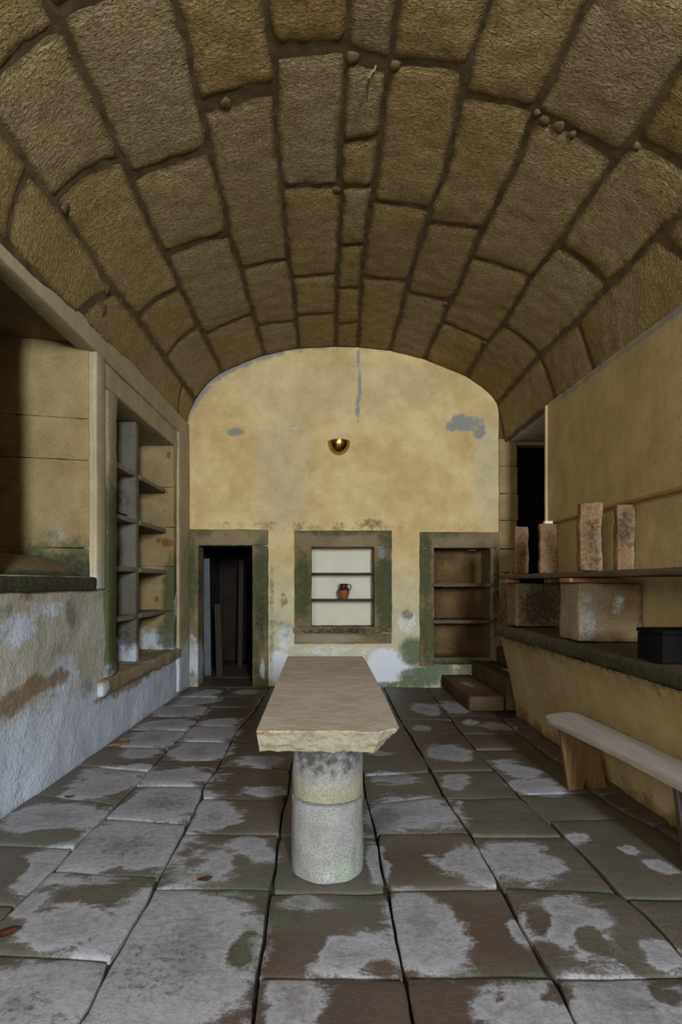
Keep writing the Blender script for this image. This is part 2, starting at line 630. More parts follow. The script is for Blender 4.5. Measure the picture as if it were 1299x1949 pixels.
J = [Joint(p) for p in JP]
J[0].ph = [a + .018 for a in J[0].ph]
J[11].ph = [a - .02 for a in J[11].ph]
ENDS = [   # cross joints of each course: (photo row on its left line, on its right line, half gap)
    [(586, 555, .05), (792, 728, .015)],
    [(385, 303, .02), (606, 549, .03), (683, 622, .015)],
    [(30, -52, .03), (342, 286, .025), (486, 446, .025), (640, 598, .012)],
    [(205, 170, .06), (513, 494, .02), (621, 611, .012)],
    [(103, 92, .045), (357, 354, .015), (531, 523, .012), (602, 597, .015)],
    [(104, 128, .06), (274, 260, .012), (357, 355, .012), (468, 466, .012), (550, 548, .012), (618, 613, .012)],
    [(120, 133, .02), (383, 400, .018), (528, 536, .012)],
    [(181, 210, .015), (424, 437, .014), (557, 574, .016)],
    [(216, 304, .03), (490, 527, .012), (612, 652, .012)],
    [(264, 362, .03), (467, 546, .035), (619, 677, .015)],
    [(450, 545, .03), (612, 699, .012), (679, 748, .012)],
]


def param(n_m, width, edge=0.018):
    """parameter values 0..1 with an extra line close to either edge"""
    n = max(3, int(round(width / n_m)))
    e = min(edge / width, 0.08)
    return np.concatenate([[0, e * 0.35, e], np.linspace(e, 1 - e, n + 1)[1:-1], [1 - e, 1 - e * 0.35, 1]])


def patch(fa, fb, near, far, gaps, scale_u, to3d, res, crown, sink, seed, corner=0.05, lump=0.01, lump_s=5.0, warp=0.012, edge_r=0.02):
    """one stone between two lines fa(Y), fb(Y) and two cross joints; returns verts, faces, edge nearness"""
    (y0l, y0r), (y1l, y1r) = near, far
    ym = (y0l + y0r + y1l + y1r) / 4
    w = abs(fb(ym) - fa(ym)) * scale_u(fa(ym))
    h = max(0.05, (y1l + y1r - y0l - y0r) / 2)
    S = param(res, w)
    T = param(res, h)
    gs, (gn, gf) = gaps[0] / w, (gaps[1] / h, gaps[2] / h)
    P, E = [], []
    for i, s in enumerate(S):
        for j, t in enumerate(T):
            a, b = 2 * s - 1, 2 * t - 1
            c = corner * min(1, 0.5 / max(w, h, 0.01) * 1.2)
            pull = (a * a * b * b) ** 3
            a2 = a * (1 - c * 1.2 * pull * min(1, h / w))
            b2 = b * (1 - c * 1.2 * pull * min(1, w / h))
            ss = gs + (1 - 2 * gs) * (a2 + 1) / 2
            tt = gn + (1 - gn - gf) * (b2 + 1) / 2
            yl = y0l + (y1l - y0l) * tt
            yr = y0r + (y1r - y0r) * tt
            Y = yl + (yr - yl) * ss
            u = fa(Y) + (fb(Y) - fa(Y)) * ss
            p0 = Vector(to3d(u, Y, 0))
            k = noise.noise_vector(p0 * 4.0 + Vector((seed, 0, 0)))
            k2 = noise.noise_vector(p0 * 14.0 + Vector((0, seed, 0)))
            Y += (k.y + 0.5 * k2.y) * warp
            u += (k.x + 0.5 * k2.x) * warp / scale_u(u)
            de = min((1 - abs(a)) * w / 2, (1 - abs(b)) * h / 2)
            rim = math.exp(-de / edge_r)
            d = crown * (1 - (max(abs(a), abs(b))) ** 4) + lump * noise.fractal(p0 * lump_s + Vector((seed, seed, 0)), 0.9, 2.0, 4) - rim * edge_r * 0.8
            P.append(to3d(u, Y, d))
            E.append(math.exp(-de / 0.07))
    n, m = len(S), len(T)
    F = [(i * m + j, (i + 1) * m + j, (i + 1) * m + j + 1, i * m + j + 1) for i in range(n - 1) for j in range(m - 1)]
    ring = [i * m for i in range(n)] + [(n - 1) * m + j for j in range(1, m)] + [i * m + m - 1 for i in range(n - 2, -1, -1)] + [j for j in range(m - 2, 0, -1)]
    base = len(P)
    for q in ring:
        P.append(sink(P[q]))
        E.append(1.0)
    L = len(ring)
    for i in range(L):
        F.append((ring[i], base + i, base + (i + 1) % L, ring[(i + 1) % L]))
    return np.array(P, float), F, np.array(E)


# mortar shell behind the stones
phis = np.linspace(0.668, _pp[-3], 70)
Ys = np.linspace(-1.3, YB + 0.05, 40)
P = [vault_pt(a, y, -0.005) for a in phis for y in Ys]
m_ = len(Ys)
F = [(i * m_ + j, i * m_ + j + 1, (i + 1) * m_ + j + 1, (i + 1) * m_ + j) for i in range(len(phis) - 1) for j in range(m_ - 1)]
ceiling = link('ceiling', P, F, M['mortar_vault'], None, (0, 0, 0), 60)
tag(ceiling, 'rough granite barrel vault with dark recessed mortar joints', kind='structure')


def sink_v(p):
    v = Vector((p[0], 0, p[2] - EYE))
    v = v * ((v.length + 0.05) / v.length)
    return (v.x, p[1], v.z + EYE)


for k in range(11):
    fa, fb = J[k], J[k + 1]
    cuts = []
    for l, r, g in ENDS[k]:
        cuts.append((fa.depth(l), fb.depth(r), g))
    cuts.sort()
    y = min(cuts[0][0], cuts[0][1])
    pre = []
    while y > 0.2:
        y -= random.uniform(0.7, 1.25)
        pre.append((y, y, 0.015))
    pre.append((-1.25, -1.25, 0.01))
    pre.sort()
    cuts = [c for c in pre if c[0] <= cuts[0][0] - 0.3] + cuts + [(YB - 0.005, YB - 0.005, 0.004)]
    for (a, b) in zip(cuts[:-1], cuts[1:]):
        P, F, E = patch(fa, fb, (a[0], a[1]), (b[0], b[1]), (0.008, a[2] * .72, b[2] * .72), rad, vault_pt, 0.045, 0.014, sink_v, random.uniform(0, 50),
                        corner=random.uniform(0.05, 0.13), lump=0.0075, lump_s=9.0, warp=0.014, edge_r=0.013)
        m1 = np.zeros((len(P), 4))
        m1[:, 0] = E
        m1[:, 3] = 1
        link('vault_stone', P, F, M['vault'], ceiling, P.mean(0), 60, m1)

# small packing stones wedged in the wide joints
for (x, y, r) in [(125, 396, .05), (205, 552, .05), (197, 590, .07), (430, 198, .06), (671, 110, .06), (752, 125, .05), (1022, 215, .035), (1037, 230, .05),
                  (1064, 242, .06), (1090, 256, .04), (1212, 279, .04), (848, 578, .04), (922, 652, .04), (972, 616, .05), (641, 362, .05)]:
    ph, Y = px_vault(x, y)
    n_ = 7
    V, Fc = [], []
    for L, (k_, d) in enumerate(((1.0, -.02), (1.0, .004), (.8, .010))):
        for q in range(n_):
            t_ = 2 * math.pi * q / n_
            rr_ = r * .8 * k_ * (.82 + .14 * math.sin(q * 2.4 + x))
            V.append(vault_pt(ph + rr_ * math.cos(t_) / rad(ph), Y + rr_ * 1.1 * math.sin(t_), d))
    for L in (0, 1):
        for q in range(n_):
            Fc.append((L * n_ + q, L * n_ + (q + 1) % n_, (L + 1) * n_ + (q + 1) % n_, (L + 1) * n_ + q))
    Fc.append([2 * n_ + q for q in range(n_)])
    link('packing_stone', V, Fc, M['chip'], ceiling, vault_pt(ph, Y), 60)

# ---------------------------------------------------------------- the floor
floor = link('floor', [(-4, -7, -0.03), (4, -7, -0.03), (4, 10.2, -0.03), (-4, 10.2, -0.03)], [(0, 1, 2, 3)],
             M['mortar_floor'], None, (0, 0, -0.03), 0)
tag(floor, 'worn damp flagstone floor with salt stains and dark joints', kind='structure')

FP = [
    None,
    [(-180, 1921), (0, 1753), (80, 1677), (135, 1618), (194, 1559), (228, 1525), (275, 1476), (319, 1426), (355, 1392), (372, 1376), (394, 1348), (422, 1322), (436, 1308)],
    [(60, 2110), (145, 1947), (166, 1919), (208, 1832), (242, 1777), (277, 1722), (298, 1680), (322, 1632), (353, 1576), (381, 1521), (388, 1495), (413, 1462), (433, 1426),
     (449, 1393), (466, 1373), (483, 1354), (505, 1322), (513, 1308)],
    [(465, 2100), (482, 1946), (489, 1866), (503, 1787), (512, 1704), (524, 1655), (531, 1597), (539, 1545), (549, 1506), (555, 1456), (568, 1400), (580, 1340), (586, 1308)],
    [(815, 2100), (788, 1946), (773, 1863), (755, 1794), (741, 1714), (731, 1666), (717, 1593), (700, 1528), (691, 1481), (676, 1410), (660, 1340), (653, 1308)],
    [(1170, 2080), (1099, 1949), (1057, 1866), (1044, 1846), (999, 1770), (957, 1694), (950, 1680), (895, 1586), (850, 1521), (819, 1462), (785, 1404), (758, 1362), (731, 1308)],
    [(1450, 1985), (1299, 1818), (1272, 1787), (1223, 1735), (1182, 1704), (1113, 1628), (1050, 1569), (988, 1514), (957, 1478), (921, 1445), (885, 1401), (862, 1372), (812, 1308)],
    [(1450, 1712), (1299, 1606), (1229, 1566), (1183, 1542), (1127, 1505), (1063, 1450), (1038, 1434), (998, 1404), (960, 1372), (900, 1308)],
]


class FloorLine:
    def __init__(s, pts):
        q = sorted([(G(*p).y, G(*p).x) for p in pts])
        s.Y = [a for a, _ in q]
        s.X = [b for _, b in q]

    def __call__(s, Y):
        return float(np.interp(Y, s.Y, s.X))


FL = [lambda Y: XL(Y) + 0.012] + [FloorLine(p) for p in FP[1:]] + [lambda Y: 1.95]
yy = lambda py: EYE * F_PX / (py - VY)
CUTS = [
    [(1860, 1860), (1716, 1722), (1604, 1612), (1512, 1531), (1455, 1466), (1420, 1423), (1388, 1389), (1363, 1366), (1344, 1346), (1325, 1326), (1308, 1308)],
    [(1990, 2010), (1808, 1824), (1659, 1670), (1556, 1566), (1494, 1495), (1446, 1447), (1409, 1411), (1380, 1383), (1345, 1346), (1327, 1327), (1308, 1308)],
    [(2010, 2020), (1690, 1692), (1586, 1586), (1518, 1521), (1457, 1463), (1411, 1415), (1375, 1378), (1345, 1345), (1308, 1308)],
    [(2050, 2050), (1861, 1861), (1698, 1698), (1590, 1593), (1515, 1515), (1455, 1452), (1400, 1400), (1352, 1352), (1308, 1308)],
    [(2050, 2050), (1858, 1859), (1693, 1690), (1586, 1585), (1530, 1514), (1476, 1467), (1425, 1422), (1395, 1396), (1358, 1358), (1308, 1308)],
    [(2060, 2040), (1862, 1860), (1690, 1700), (1590, 1592), (1520, 1519), (1467, 1465), (1398, 1396), (1366, 1370), (1308, 1308)],
    [(1900, 1890), (1712, 1712), (1564, 1557), (1511, 1506), (1425, 1425), (1396, 1396), (1362, 1362), (1335, 1335), (1308, 1308)],
    [(1850, 1850), (1760, 1752), (1668, 1664), (1610, 1604), (1571, 1566), (1540, 1536), (1512, 1509), (1484, 1487), (1464, 1461), (1442, 1440), (1420, 1424), (1402, 1400), (1385, 1385), (1364, 1364)],
]
# salt blooms: photo boxes of the pale patches (measured on the floor), strength
BLOOM = [(20, 1532, 205, 1590, 1), (10, 1612, 150, 1716, .8), (0, 1716, 60, 1760, .7), (105, 1562, 350, 1668, 1.25), (225, 1492, 392, 1565, 1.2), (250, 1462, 420, 1496, .9),
         (20, 1730, 250, 1812, 1), (-60, 1828, 142, 1960, 1.2), (150, 1700, 470, 1980, 1.3), (330, 1615, 450, 1685, 1), (420, 1590, 525, 1645, .95), (365, 1528, 455, 1586, .95),
         (575, 1756, 765, 1856, 1), (535, 1700, 645, 1735, .8), (500, 1868, 625, 1970, 1.05), (743, 1697, 885, 1856, 1.05), (706, 1518, 868, 1584, 1.1), (835, 1610, 945, 1684, .9),
         (915, 1862, 1075, 1980, 1.1), (920, 1598, 1065, 1676, 1), (995, 1708, 1170, 1836, 1.0), (965, 1740, 1010, 1800, .9), (835, 1470, 905, 1509, .95), (806, 1420, 898, 1450, .95),
         (783, 1340, 838, 1362, .95), (841, 1336, 890, 1360, .95), (783, 1378, 822, 1393, .9), (878, 1369, 918, 1383, .9), (1075, 1864, 1330, 1990, 1.2), (972, 1481, 1075, 1512, 1),
         (950, 1455, 1030, 1482, .9), (1190, 1608, 1230, 1632, .8), (1240, 1642, 1299, 1674, .85), (150, 1455, 300, 1478, 1.0), (130, 1475, 260, 1526, 1.1), (225, 1424, 300, 1446, .9),
         (240, 1388, 340, 1424, 1.2), (265, 1368, 370, 1390, 1.1), (290, 1343, 392, 1364, 1.1), (330, 1322, 420, 1344, .9), (330, 1408, 435, 1446, 1.25), (350, 1380, 452, 1412, 1.2),
         (385, 1364, 465, 1384, .9), (440, 1436, 545, 1462, .9), (460, 1494, 540, 1512, .8), (700, 1470, 805, 1500, .75), (800, 1545, 900, 1600, .0), (690, 1590, 735, 1690, .9),
         (700, 1430, 760, 1440, .7), (860, 1525, 885, 1535, .8), (925, 1375, 985, 1395, .7), (380, 1310, 420, 1325, .8), (440, 1312, 500, 1322, .8), (1225, 1780, 1299, 1850, .8), (1075, 1580, 1130, 1610, .5), (930, 1440, 990, 1466, .4)]
BL = []
for x0, y0, x1, y1, s in BLOOM:
    c = G((x0 + x1) / 2, (y0 + y1) / 2)
    ya, yb = yy(y1), yy(y0)
    BL.append((c.x, (ya + yb) / 2, (x1 - x0) / 2 * c.y / F_PX, (yb - ya) / 2, s))
WARM = [(G(x, y), r) for x, y, r in [(480, 1480, 1.0), (520, 1440, .9), (470, 1370, 1.2), (640, 1900, .5), (850, 1900, .5), (940, 1770, .35), (740, 1400, 1.3), (820, 1350, 1.3), (430, 1900, .25),
                                      (790, 1640, .3), (500, 1840, .3), (1100, 1430, 1.0), (560, 1760, .3)]]


# damp brown cores inside the blooms
CORES = [(1100, 1756, 1160, 1818, 1.0), (1004, 1722, 1052, 1790, .8), (1020, 1796, 1110, 1826, .6), (1010, 1880, 1064, 1918, .7), (952, 1878, 985, 1924, .7), (572, 1762, 622, 1812, .7),
         (700, 1812, 750, 1846, .7), (340, 1630, 402, 1668, .5), (-20, 1632, 55, 1702, 1.0), (1236, 1876, 1310, 1922, .8), (975, 1612, 1050, 1650, .45), (60, 1575, 150, 1604, .9),
         (430, 1760, 475, 1850, .7), (180, 1655, 290, 1668, .7), (200, 1500, 250, 1530, .8), (840, 1615, 870, 1650, .4), (640, 1770, 700, 1790, .35), (420, 1610, 480, 1650, .4)]


def flag_masks(P, E, rnd):
    v = np.full(len(P), -0.6)
    P0 = P
    P = P.copy()
    for i, p in enumerate(P0):
        k = noise.noise_vector(Vector((p[0] * 3.2, p[1] * 3.2, 1.7))) * 0.07 + noise.noise_vector(Vector((p[0] * 8, p[1] * 8, 5.1))) * 0.03
        P[i, 0] += k.x
        P[i, 1] += k.y
    for cx, cy, rx, ry, s in BL:
        if s <= 0:
            continue
        d = (np.abs((P[:, 0] - cx) / rx) ** 2.6 + np.abs((P[:, 1] - cy) / ry) ** 2.6) ** (1 / 2.6)
        v = np.maximum(v, (1.0 - d) * (0.6 + 0.4 * min(s, 1)) * (1 if s <= 1 else 1.0) + (s - 1) * 0.5 * (d < 1.3))
    for x0, y0, x1, y1, q in CORES:
        c = G((x0 + x1) / 2, (y0 + y1) / 2)
        rx, ry = (x1 - x0) / 2 * c.y / F_PX, (yy(y0) - yy(y1)) / 2
        v = v - q * sm(np.hypot((P[:, 0] - c.x) / rx, (P[:, 1] - c.y) / ry), 1.3, .5)
    m1 = np.zeros((len(P), 4))
    m1[:, 0] = np.clip(0.5 + 0.5 * v, 0, 1)
    near = sm(P[:, 1], 5.2, 3.0)
    m1[:, 1] = E * (0.35 + 0.65 * rnd) * (0.35 + 0.65 * near)
    sp = np.zeros(len(P))
    for x0, y0, x1, y1 in [(170, 1730, 420, 1949), (0, 1830, 130, 1949), (240, 1495, 390, 1560), (150, 1570, 340, 1650), (1180, 1880, 1299, 1949)]:
        c = G((x0 + x1) / 2, (y0 + y1) / 2)
        rx, ry = (x1 - x0) / 2 * c.y / F_PX, (yy(y0) - yy(y1)) / 2
        sp = np.maximum(sp, 0.55 * sm(np.hypot((P[:, 0] - c.x) / rx, (P[:, 1] - c.y) / ry), 1.25, 0.5))
    m1[:, 2] = sp
    wv = np.zeros(len(P))
    for c, r in WARM:
        wv = np.maximum(wv, sm(np.hypot(P[:, 0] - c.x, P[:, 1] - c.y), r, r * 0.3))
    wv = np.maximum(wv, sm(P0[:, 0], 1.62, 1.85) * sm(P0[:, 1], 6.2, 5.6))  # shade along the counter foot, painted into the flags as warm brown
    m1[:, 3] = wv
    m2 = np.zeros((len(P), 4))
    for x, y, rx, ry in [(560, 1745, .16, .16), (620, 1715, .25, .06), (525, 1670, .08, .10), (720, 1690, .12, .05), (1180, 1700, .25, .05), (460, 1690, .3, .05), (60, 1598, .45, .1),
                         (470, 1800, .05, .2), (860, 1850, .25, .03), (1000, 1850, .2, .03), (1000, 1565, .3, .04), (330, 1670, .3, .05), (740, 1560, .1, .2)]:
        c = G(x, y)
        m2[:, 0] = np.maximum(m2[:, 0], sm(np.hypot((P[:, 0] - c.x) / rx, (P[:, 1] - c.y) / ry), 1.5, .3))
    return m1, m2


def flag_pt_factory(cx, cy):
    tx, ty = random.uniform(-.006, .006), random.uniform(-.006, .006)
    dz = random.uniform(-.006, .004)
    return lambda u, Y, d: (u, Y, dz + d + tx * (u - cx) + ty * (Y - cy))


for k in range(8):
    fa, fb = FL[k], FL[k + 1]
    cc = [(yy(a), yy(b)) for a, b in CUTS[k]]
    first = min(cc[0])
    while first > 0.6:
        first -= random.uniform(0.55, 0.8)
        cc.insert(0, (first, first))
    for a, b in zip(cc[:-1], cc[1:]):
        ym = (a[0] + b[0]) / 2
        pf = flag_pt_factory((fa(ym) + fb(ym)) / 2, ym)
        g = 0.006 if k < 7 else 0.012
        P, F, E = patch(fa, fb, a, b, (g, g * .7, g * .7), lambda u: 1.0, pf, 0.05 if ym < 3.6 else 0.09, 0.004, lambda p: (p[0], p[1], -0.05),
                        random.uniform(0, 50), corner=random.uniform(0.01, 0.05) if k < 7 else 0.12, lump=0.004 if k < 7 else 0.009, lump_s=3.0,
                        warp=0.008 if k < 7 else 0.02, edge_r=0.008)
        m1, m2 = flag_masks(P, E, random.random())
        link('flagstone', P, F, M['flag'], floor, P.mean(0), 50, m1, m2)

# ---------------------------------------------------------------- end wall
DOOR = (B(378, 0).x, B(481, 0).x, -0.1, B(0, 1038).z)
NI1 = (B(593, 0).x, B(713, 0).x, B(0, 1193).z, B(0, 1041).z)
NI2 = (B(826, 0).x, B(934, 0).x, B(0, 1252).z, B(0, 1043).z)
XBR = B(951, 0).x


def pe(px, py, rx, ry, s=1.0, soft=0.5):     # stain on the end wall
    c = B(px, py)
    k = YB / F_PX
    return ell((c.x, YB, c.z), (rx * k, 0.5, ry * k), s, soft)


zB = lambda py: B(0, py).z
xB = lambda px: B(px, 0).x
end_masks = [
    (ALT, band(2, zB(1010), zB(1190), .9)),
    (BROWN, pe(560, 900, 190, 90, .22, 1)), (BROWN, pe(820, 950, 100, 60, .22, 1)), (WHITE, pe(520, 815, 140, 7, .3, 1)), (WHITE, pe(760, 805, 100, 7, .3, 1)), (WHITE, pe(428, 920, 8, 90, .3, 1)), (ALT, pe(540, 880, 60, 200, .35)), (ALT, pe(930, 900, 30, 120, .5)), (ALT, pe(640, 740, 250, 60, .3)),
    (WHITE, pe(535, 1272, 30, 38, .75)), (WHITE, pe(735, 1270, 42, 38, 1.15)), (WHITE, pe(775, 1275, 20, 16, .8)), (WHITE, pe(650, 1240, 120, 16, .4)),
    (WHITE, pe(545, 1215, 25, 30, .5)), (WHITE, pe(775, 1185, 22, 25, .55)),
    (GREEN, pe(790, 1240, 34, 30, .95)), (GREEN, pe(805, 1288, 50, 24, 1.0)), (GREEN, pe(830, 1270, 40, 30, .9)), (GREEN, pe(755, 1305, 60, 8, .8)), (GREEN, pe(900, 1280, 60, 24, .5)),
    (GREEN, pe(540, 1190, 30, 30, .32)), (GREEN, pe(517, 1180, 6, 130, .45)),
    (SLATE, pe(683, 690, 5, 28, .75)), (SLATE, pe(685, 730, 5, 40, .85)), (SLATE, pe(681, 775, 4, 30, .8)), (SLATE, pe(679, 803, 6, 5, .7)),
    (SLATE, pe(885, 805, 40, 18, .85)), (SLATE, pe(912, 820, 16, 18, .7)), (SLATE, pe(448, 823, 20, 10, .72)), (SLATE, pe(860, 815, 14, 8, .7)),
    (BROWN, pe(600, 1002, 220, 12, .42)), (BROWN, pe(540, 1140, 10, 22, .5)), (BROWN, pe(775, 1172, 14, 14, .5)), (BROWN, pe(700, 1000, 60, 16, .4)), (BROWN, pe(430, 1000, 60, 10, .4)),
    (BROWN, pe(880, 1005, 60, 10, .35)),
]
# flaking rim under the vault, left half and crown


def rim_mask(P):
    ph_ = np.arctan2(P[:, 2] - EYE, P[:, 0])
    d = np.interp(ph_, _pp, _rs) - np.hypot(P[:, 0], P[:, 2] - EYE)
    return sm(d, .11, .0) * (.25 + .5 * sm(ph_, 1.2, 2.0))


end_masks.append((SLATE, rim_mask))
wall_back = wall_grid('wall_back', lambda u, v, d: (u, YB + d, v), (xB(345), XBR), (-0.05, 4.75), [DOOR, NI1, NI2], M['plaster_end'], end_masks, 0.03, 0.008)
tag(wall_back, 'ochre limewashed end wall with flaking patches and green damp', kind='structure')


def green_jamb(x0, x1, z0, z1, s=0.9):
    return [(GREEN, prod(ell(((x0 + x1) / 2, YB, (z0 + z1) / 2), ((x1 - x0) * .75, 2, (z1 - z0) * .55), s, .6)))]


YF = YB - 0.025      # stone surrounds stand a little proud of the plaster
# doorway surround
door_1 = tag(empty('door_1', (xB(430), YB, 0)), 'mossy stone doorway without a leaf, dark passage behind', kind='structure')
gl = [(GREEN, pe(366, 1105, 14, 85, .95)), (GREEN, pe(366, 1290, 14, 22, .5)), (WHITE, pe(366, 1260, 30, 60, .65)), (GREEN, pe(498, 1130, 24, 120, .9)), (GREEN, pe(488, 1240, 10, 80, .7)),
      (SOOT, pe(497, 1170, 12, 60, .45)), (WHITE, pe(500, 1270, 7, 24, .75)), (GREEN, pe(385, 1012, 40, 10, .6)), (GREEN, pe(495, 1300, 24, 14, .6)), (ALT, pe(370, 1280, 30, 60, .8))]
block('lintel', (xB(357), YF, zB(1038)), (xB(511), YB + .35, zB(1008)), M['granite'], door_1, .012, .06, .006, 7, gl)
block('jamb', (xB(356), YF - .01, -.05), (xB(378), YB + .32, zB(1038) - .004), M['granite'], door_1, .012, .06, .006, 7, gl)
block('jamb', (xB(481), YF - .005, -.05), (xB(511), YB + .32, zB(1038) - .004), M['granite'], door_1, .014, .06, .008, 7, gl)
# dark passage behind the doorway
x0, x1, y0, y1, zt = xB(345), xB(560), YB + .33, YB + 2.6, 2.15
Pz = [(x0, y0, -.02), (x1, y0, -.02), (x1, y1, -.02), (x0, y1, -.02), (x0, y0, zt), (x1, y0, zt), (x1, y1, zt), (x0, y1, zt)]
wp = link('wall_passage', Pz, [(0, 3, 2, 1)[::-1], (0, 4, 7, 3), (1, 2, 6, 5), (3, 7, 6, 2), (4, 5, 6, 7)], M['passage'], None, None, 0)
tag(wp, 'dark passage behind the doorway', kind='structure')
for i, (a, b) in enumerate([((1308, 1290)), ((1290, 1274)), ((1274, 1262))]):
    ya, yb = yy(a) + .02, yy(b)
    P, F, E = patch(lambda Y: x0 + .08, lambda Y: x1 - .1, (ya, ya), (yb, yb), (.006, .005, .005), lambda u: 1.0, lambda u, Y, d: (u, Y, d), .12, .003,
                    lambda p: (p[0], p[1], -.05), i * 3.3, .02, .004, 3, .01, .008)
    m1 = np.zeros((len(P), 4))
    m1[:, 0] = .3
    m1[:, 3] = .9
    link('flagstone', P, F, M['flag'], floor, P.mean(0), 50, m1)


def leaning(name, px0, px1, pyt, pyb, Y, lean, th, mat, label, cat):
    a, b = at(px0, pyb, Y), at(px1, pyb, Y)
    top = at(px0, pyt, Y).z
    s = lean
    xf = lambda p: Vector((p.x + s * (p.z), p.y + 0.10 * p.z, p.z))
    o = block(name, (a.x, Y, 0.0), (b.x, Y + th, top), mat, None, .004, .2, 0, 6, None, xf)
    return tag(o, label, cat)


leaning('pale_board', 389, 402, 1062, 1262, 8.05, -.035, .02, M['white_board'], 'pale narrow board leaning just inside the dark doorway', 'board')
leaning('dark_plank', 412, 424, 1150, 1266, 7.85, -.05, 0.03, M['dim_wood'], 'short dark plank leaning behind the pale board in the doorway', 'plank')
leaning('door_post', 452, 461, 1066, 1238, 8.9, 0.0, 0.08, M['dim_wood'], 'brown wooden post standing deep in the dark passage', 'post')

# middle niche
trim_niche = tag(empty('trim_1', (xB(653), YB, NI1[2])), 'green stained stone surround of the white wall niche', kind='structure')
gn = [(GREEN, pe(576, 1120, 22, 75, .85)), (GREEN, pe(732, 1120, 24, 80, .9)), (GREEN, pe(735, 1170, 20, 50, .8)), (GREEN, pe(650, 1012, 100, 9, .8)), (GREEN, pe(737, 1025, 20, 30, .7)),
      (SOOT, pe(640, 1200, 80, 7, .75)), (GREEN, pe(690, 1200, 50, 8, .6)), (BROWN, pe(585, 1110, 10, 60, .6)), (BROWN, pe(720, 1110, 8, 50, .5)), (ALT, pe(620, 1215, 70, 12, .9)),
      (GREEN, pe(720, 1214, 30, 10, .45)), (SLATE, pe(728, 1050, 10, 20, .5))]
block('lintel', (xB(561), YF, NI1[3]), (xB(746), YB + .3, zB(1010)), M['granite'], trim_niche, .01, .05, .005, 7, gn)
block('jamb', (xB(561), YF, NI1[2]), (NI1[0], YB + .35, NI1[3] - .003), M['granite'], trim_niche, .01, .05, .006, 7, gn)
block('jamb', (NI1[1], YF, NI1[2]), (xB(746), YB + .35, NI1[3] - .003), M['granite'], trim_niche, .01, .05, .006, 7, gn)
block('sill', (xB(559), YF - .02, zB(1204)), (xB(746), YB + .35, NI1[2] - .002), M['granite'], trim_niche, .01, .05, .005, 7, gn)
block('apron', (xB(561), YF + .005, zB(1225)), (xB(746), YB + .1, zB(1205)), M['granite'], trim_niche, .006, .05, .004, 7, gn)
block('back_panel', (NI1[0] - .02, YB + .3, NI1[2] - .02), (NI1[1] + .02, YB + .36, NI1[3] + .02), M['niche_white'], trim_niche, .004, .3)
s1 = block('niche_shelf', (xB(592), YB - .012, zB(1092.4)), (xB(714), YB + .295, zB(1090)), M['shelf_dark'], None, .004, .2)
tag(s1, 'upper thin dark shelf in the white niche', 'shelf', 'thin shelves of the white niche')
s2 = block('niche_shelf', (xB(592), YB - .012, zB(1143)), (xB(714), YB + .295, zB(1140.6)), M['shelf_dark'], None, .004, .2)
tag(s2, 'thin dark shelf carrying the clay jug in the white niche', 'shelf', 'thin shelves of the white niche')

# clay jug on the lower shelf
jz = zB(1140.6) + .001
jc = Vector((xB(655), YB + .10, jz))
jug = tag(empty('clay_jug', jc), 'small brown glazed clay jug with one handle in the white niche', 'jug')
prof = [(0.0, 0.0), (.048, 0.0), (.052, .004), (.066, .04), (.075, .08), (.077, .105), (.070, .130), (.054, .150), (.048, .160), (.050, .180), (.057, .196), (.060, .202), (.054, .203),
        (.046, .190), (.044, .165), (.0, .15)]
V, Fc = lathe(prof, 32, jc)
link('body', V, Fc, M['pot'], jug, jc, 50)
hp = [(0.054, .188), (.078, .194), (.094, .180), (.096, .155), (.088, .128), (.074, .108)]
V, Fc = tube([(jc.x + a, jc.y - .02, jc.z + b) for a, b in hp], .0075, 8)
link('handle', V, Fc, M['pot'], jug, jc, 60)

# right niche of the end wall
trim_r = tag(empty('trim_2', (xB(880), YB, NI2[2])), 'mossy stone surround of the brown shelved wall niche', kind='structure')
gr = [(GREEN, pe(810, 1080, 16, 90, .85)), (GREEN, pe(815, 1200, 20, 70, .75)), (GREEN, pe(870, 1258, 80, 8, .8)), (SOOT, pe(880, 1262, 70, 8, .8)), (SOOT, pe(943, 1130, 8, 110, .6)),
      (GREEN, pe(945, 1120, 10, 60, .5)), (BROWN, pe(805, 1220, 10, 60, .5)), (GREEN, pe(830, 1016, 60, 8, .6)), (ALT, pe(880, 1030, 80, 10, .2))]
block('lintel', (xB(799), YF, NI2[3]), (XBR - .002, YB + .5, zB(1013)), M['granite'], trim_r, .01, .05, .005, 7, gr)
block('jamb', (xB(799), YF, zB(1268)), (NI2[0], YB + .5, NI2[3] - .003), M['granite'], trim_r, .012, .05, .009, 7, gr)
block('jamb', (NI2[1], YF, zB(1262)), (XBR - .002, YB + .5, NI2[3] - .003), M['granite'], trim_r, .012, .05, .009, 7, gr)
block('sill', (NI2[0] - .004, YF, zB(1264)), (NI2[1] + .004, YB + .5, NI2[2]), M['granite'], trim_r, .008, .05, .006, 7, gr)
rb = [(ALT, pe(868, 1078, 30, 26, .9)), (ALT, pe(868, 1148, 28, 22, .8)), (ALT, pe(860, 1215, 32, 20, .8)), (SOOT, pe(880, 1230, 14, 25, .5))]
zc = [NI2[2] - .01, zB(1186), zB(1116), NI2[3] + .01]
for a, b in zip(zc[:-1], zc[1:]):
    block('back_stone', (NI2[0] - .02, YB + .42, a + .004), (NI2[1] + .02, YB + .5, b - .004), M['niche_stone'], trim_r, .02, .05, .014, 8, rb)
for py, lab in ((1110, 'upper thick grey shelf in the brown stone niche'), (1179.5, 'lower thick grey shelf in the brown stone niche')):
    o = block('niche_slab_shelf', (xB(822), YF - .03, zB(py + 7)), (xB(938), YB + .42, zB(py)), M['plank_wood'], None, .008, .1, .003)
    tag(o, lab, 'shelf', 'slab shelves of the brown niche')

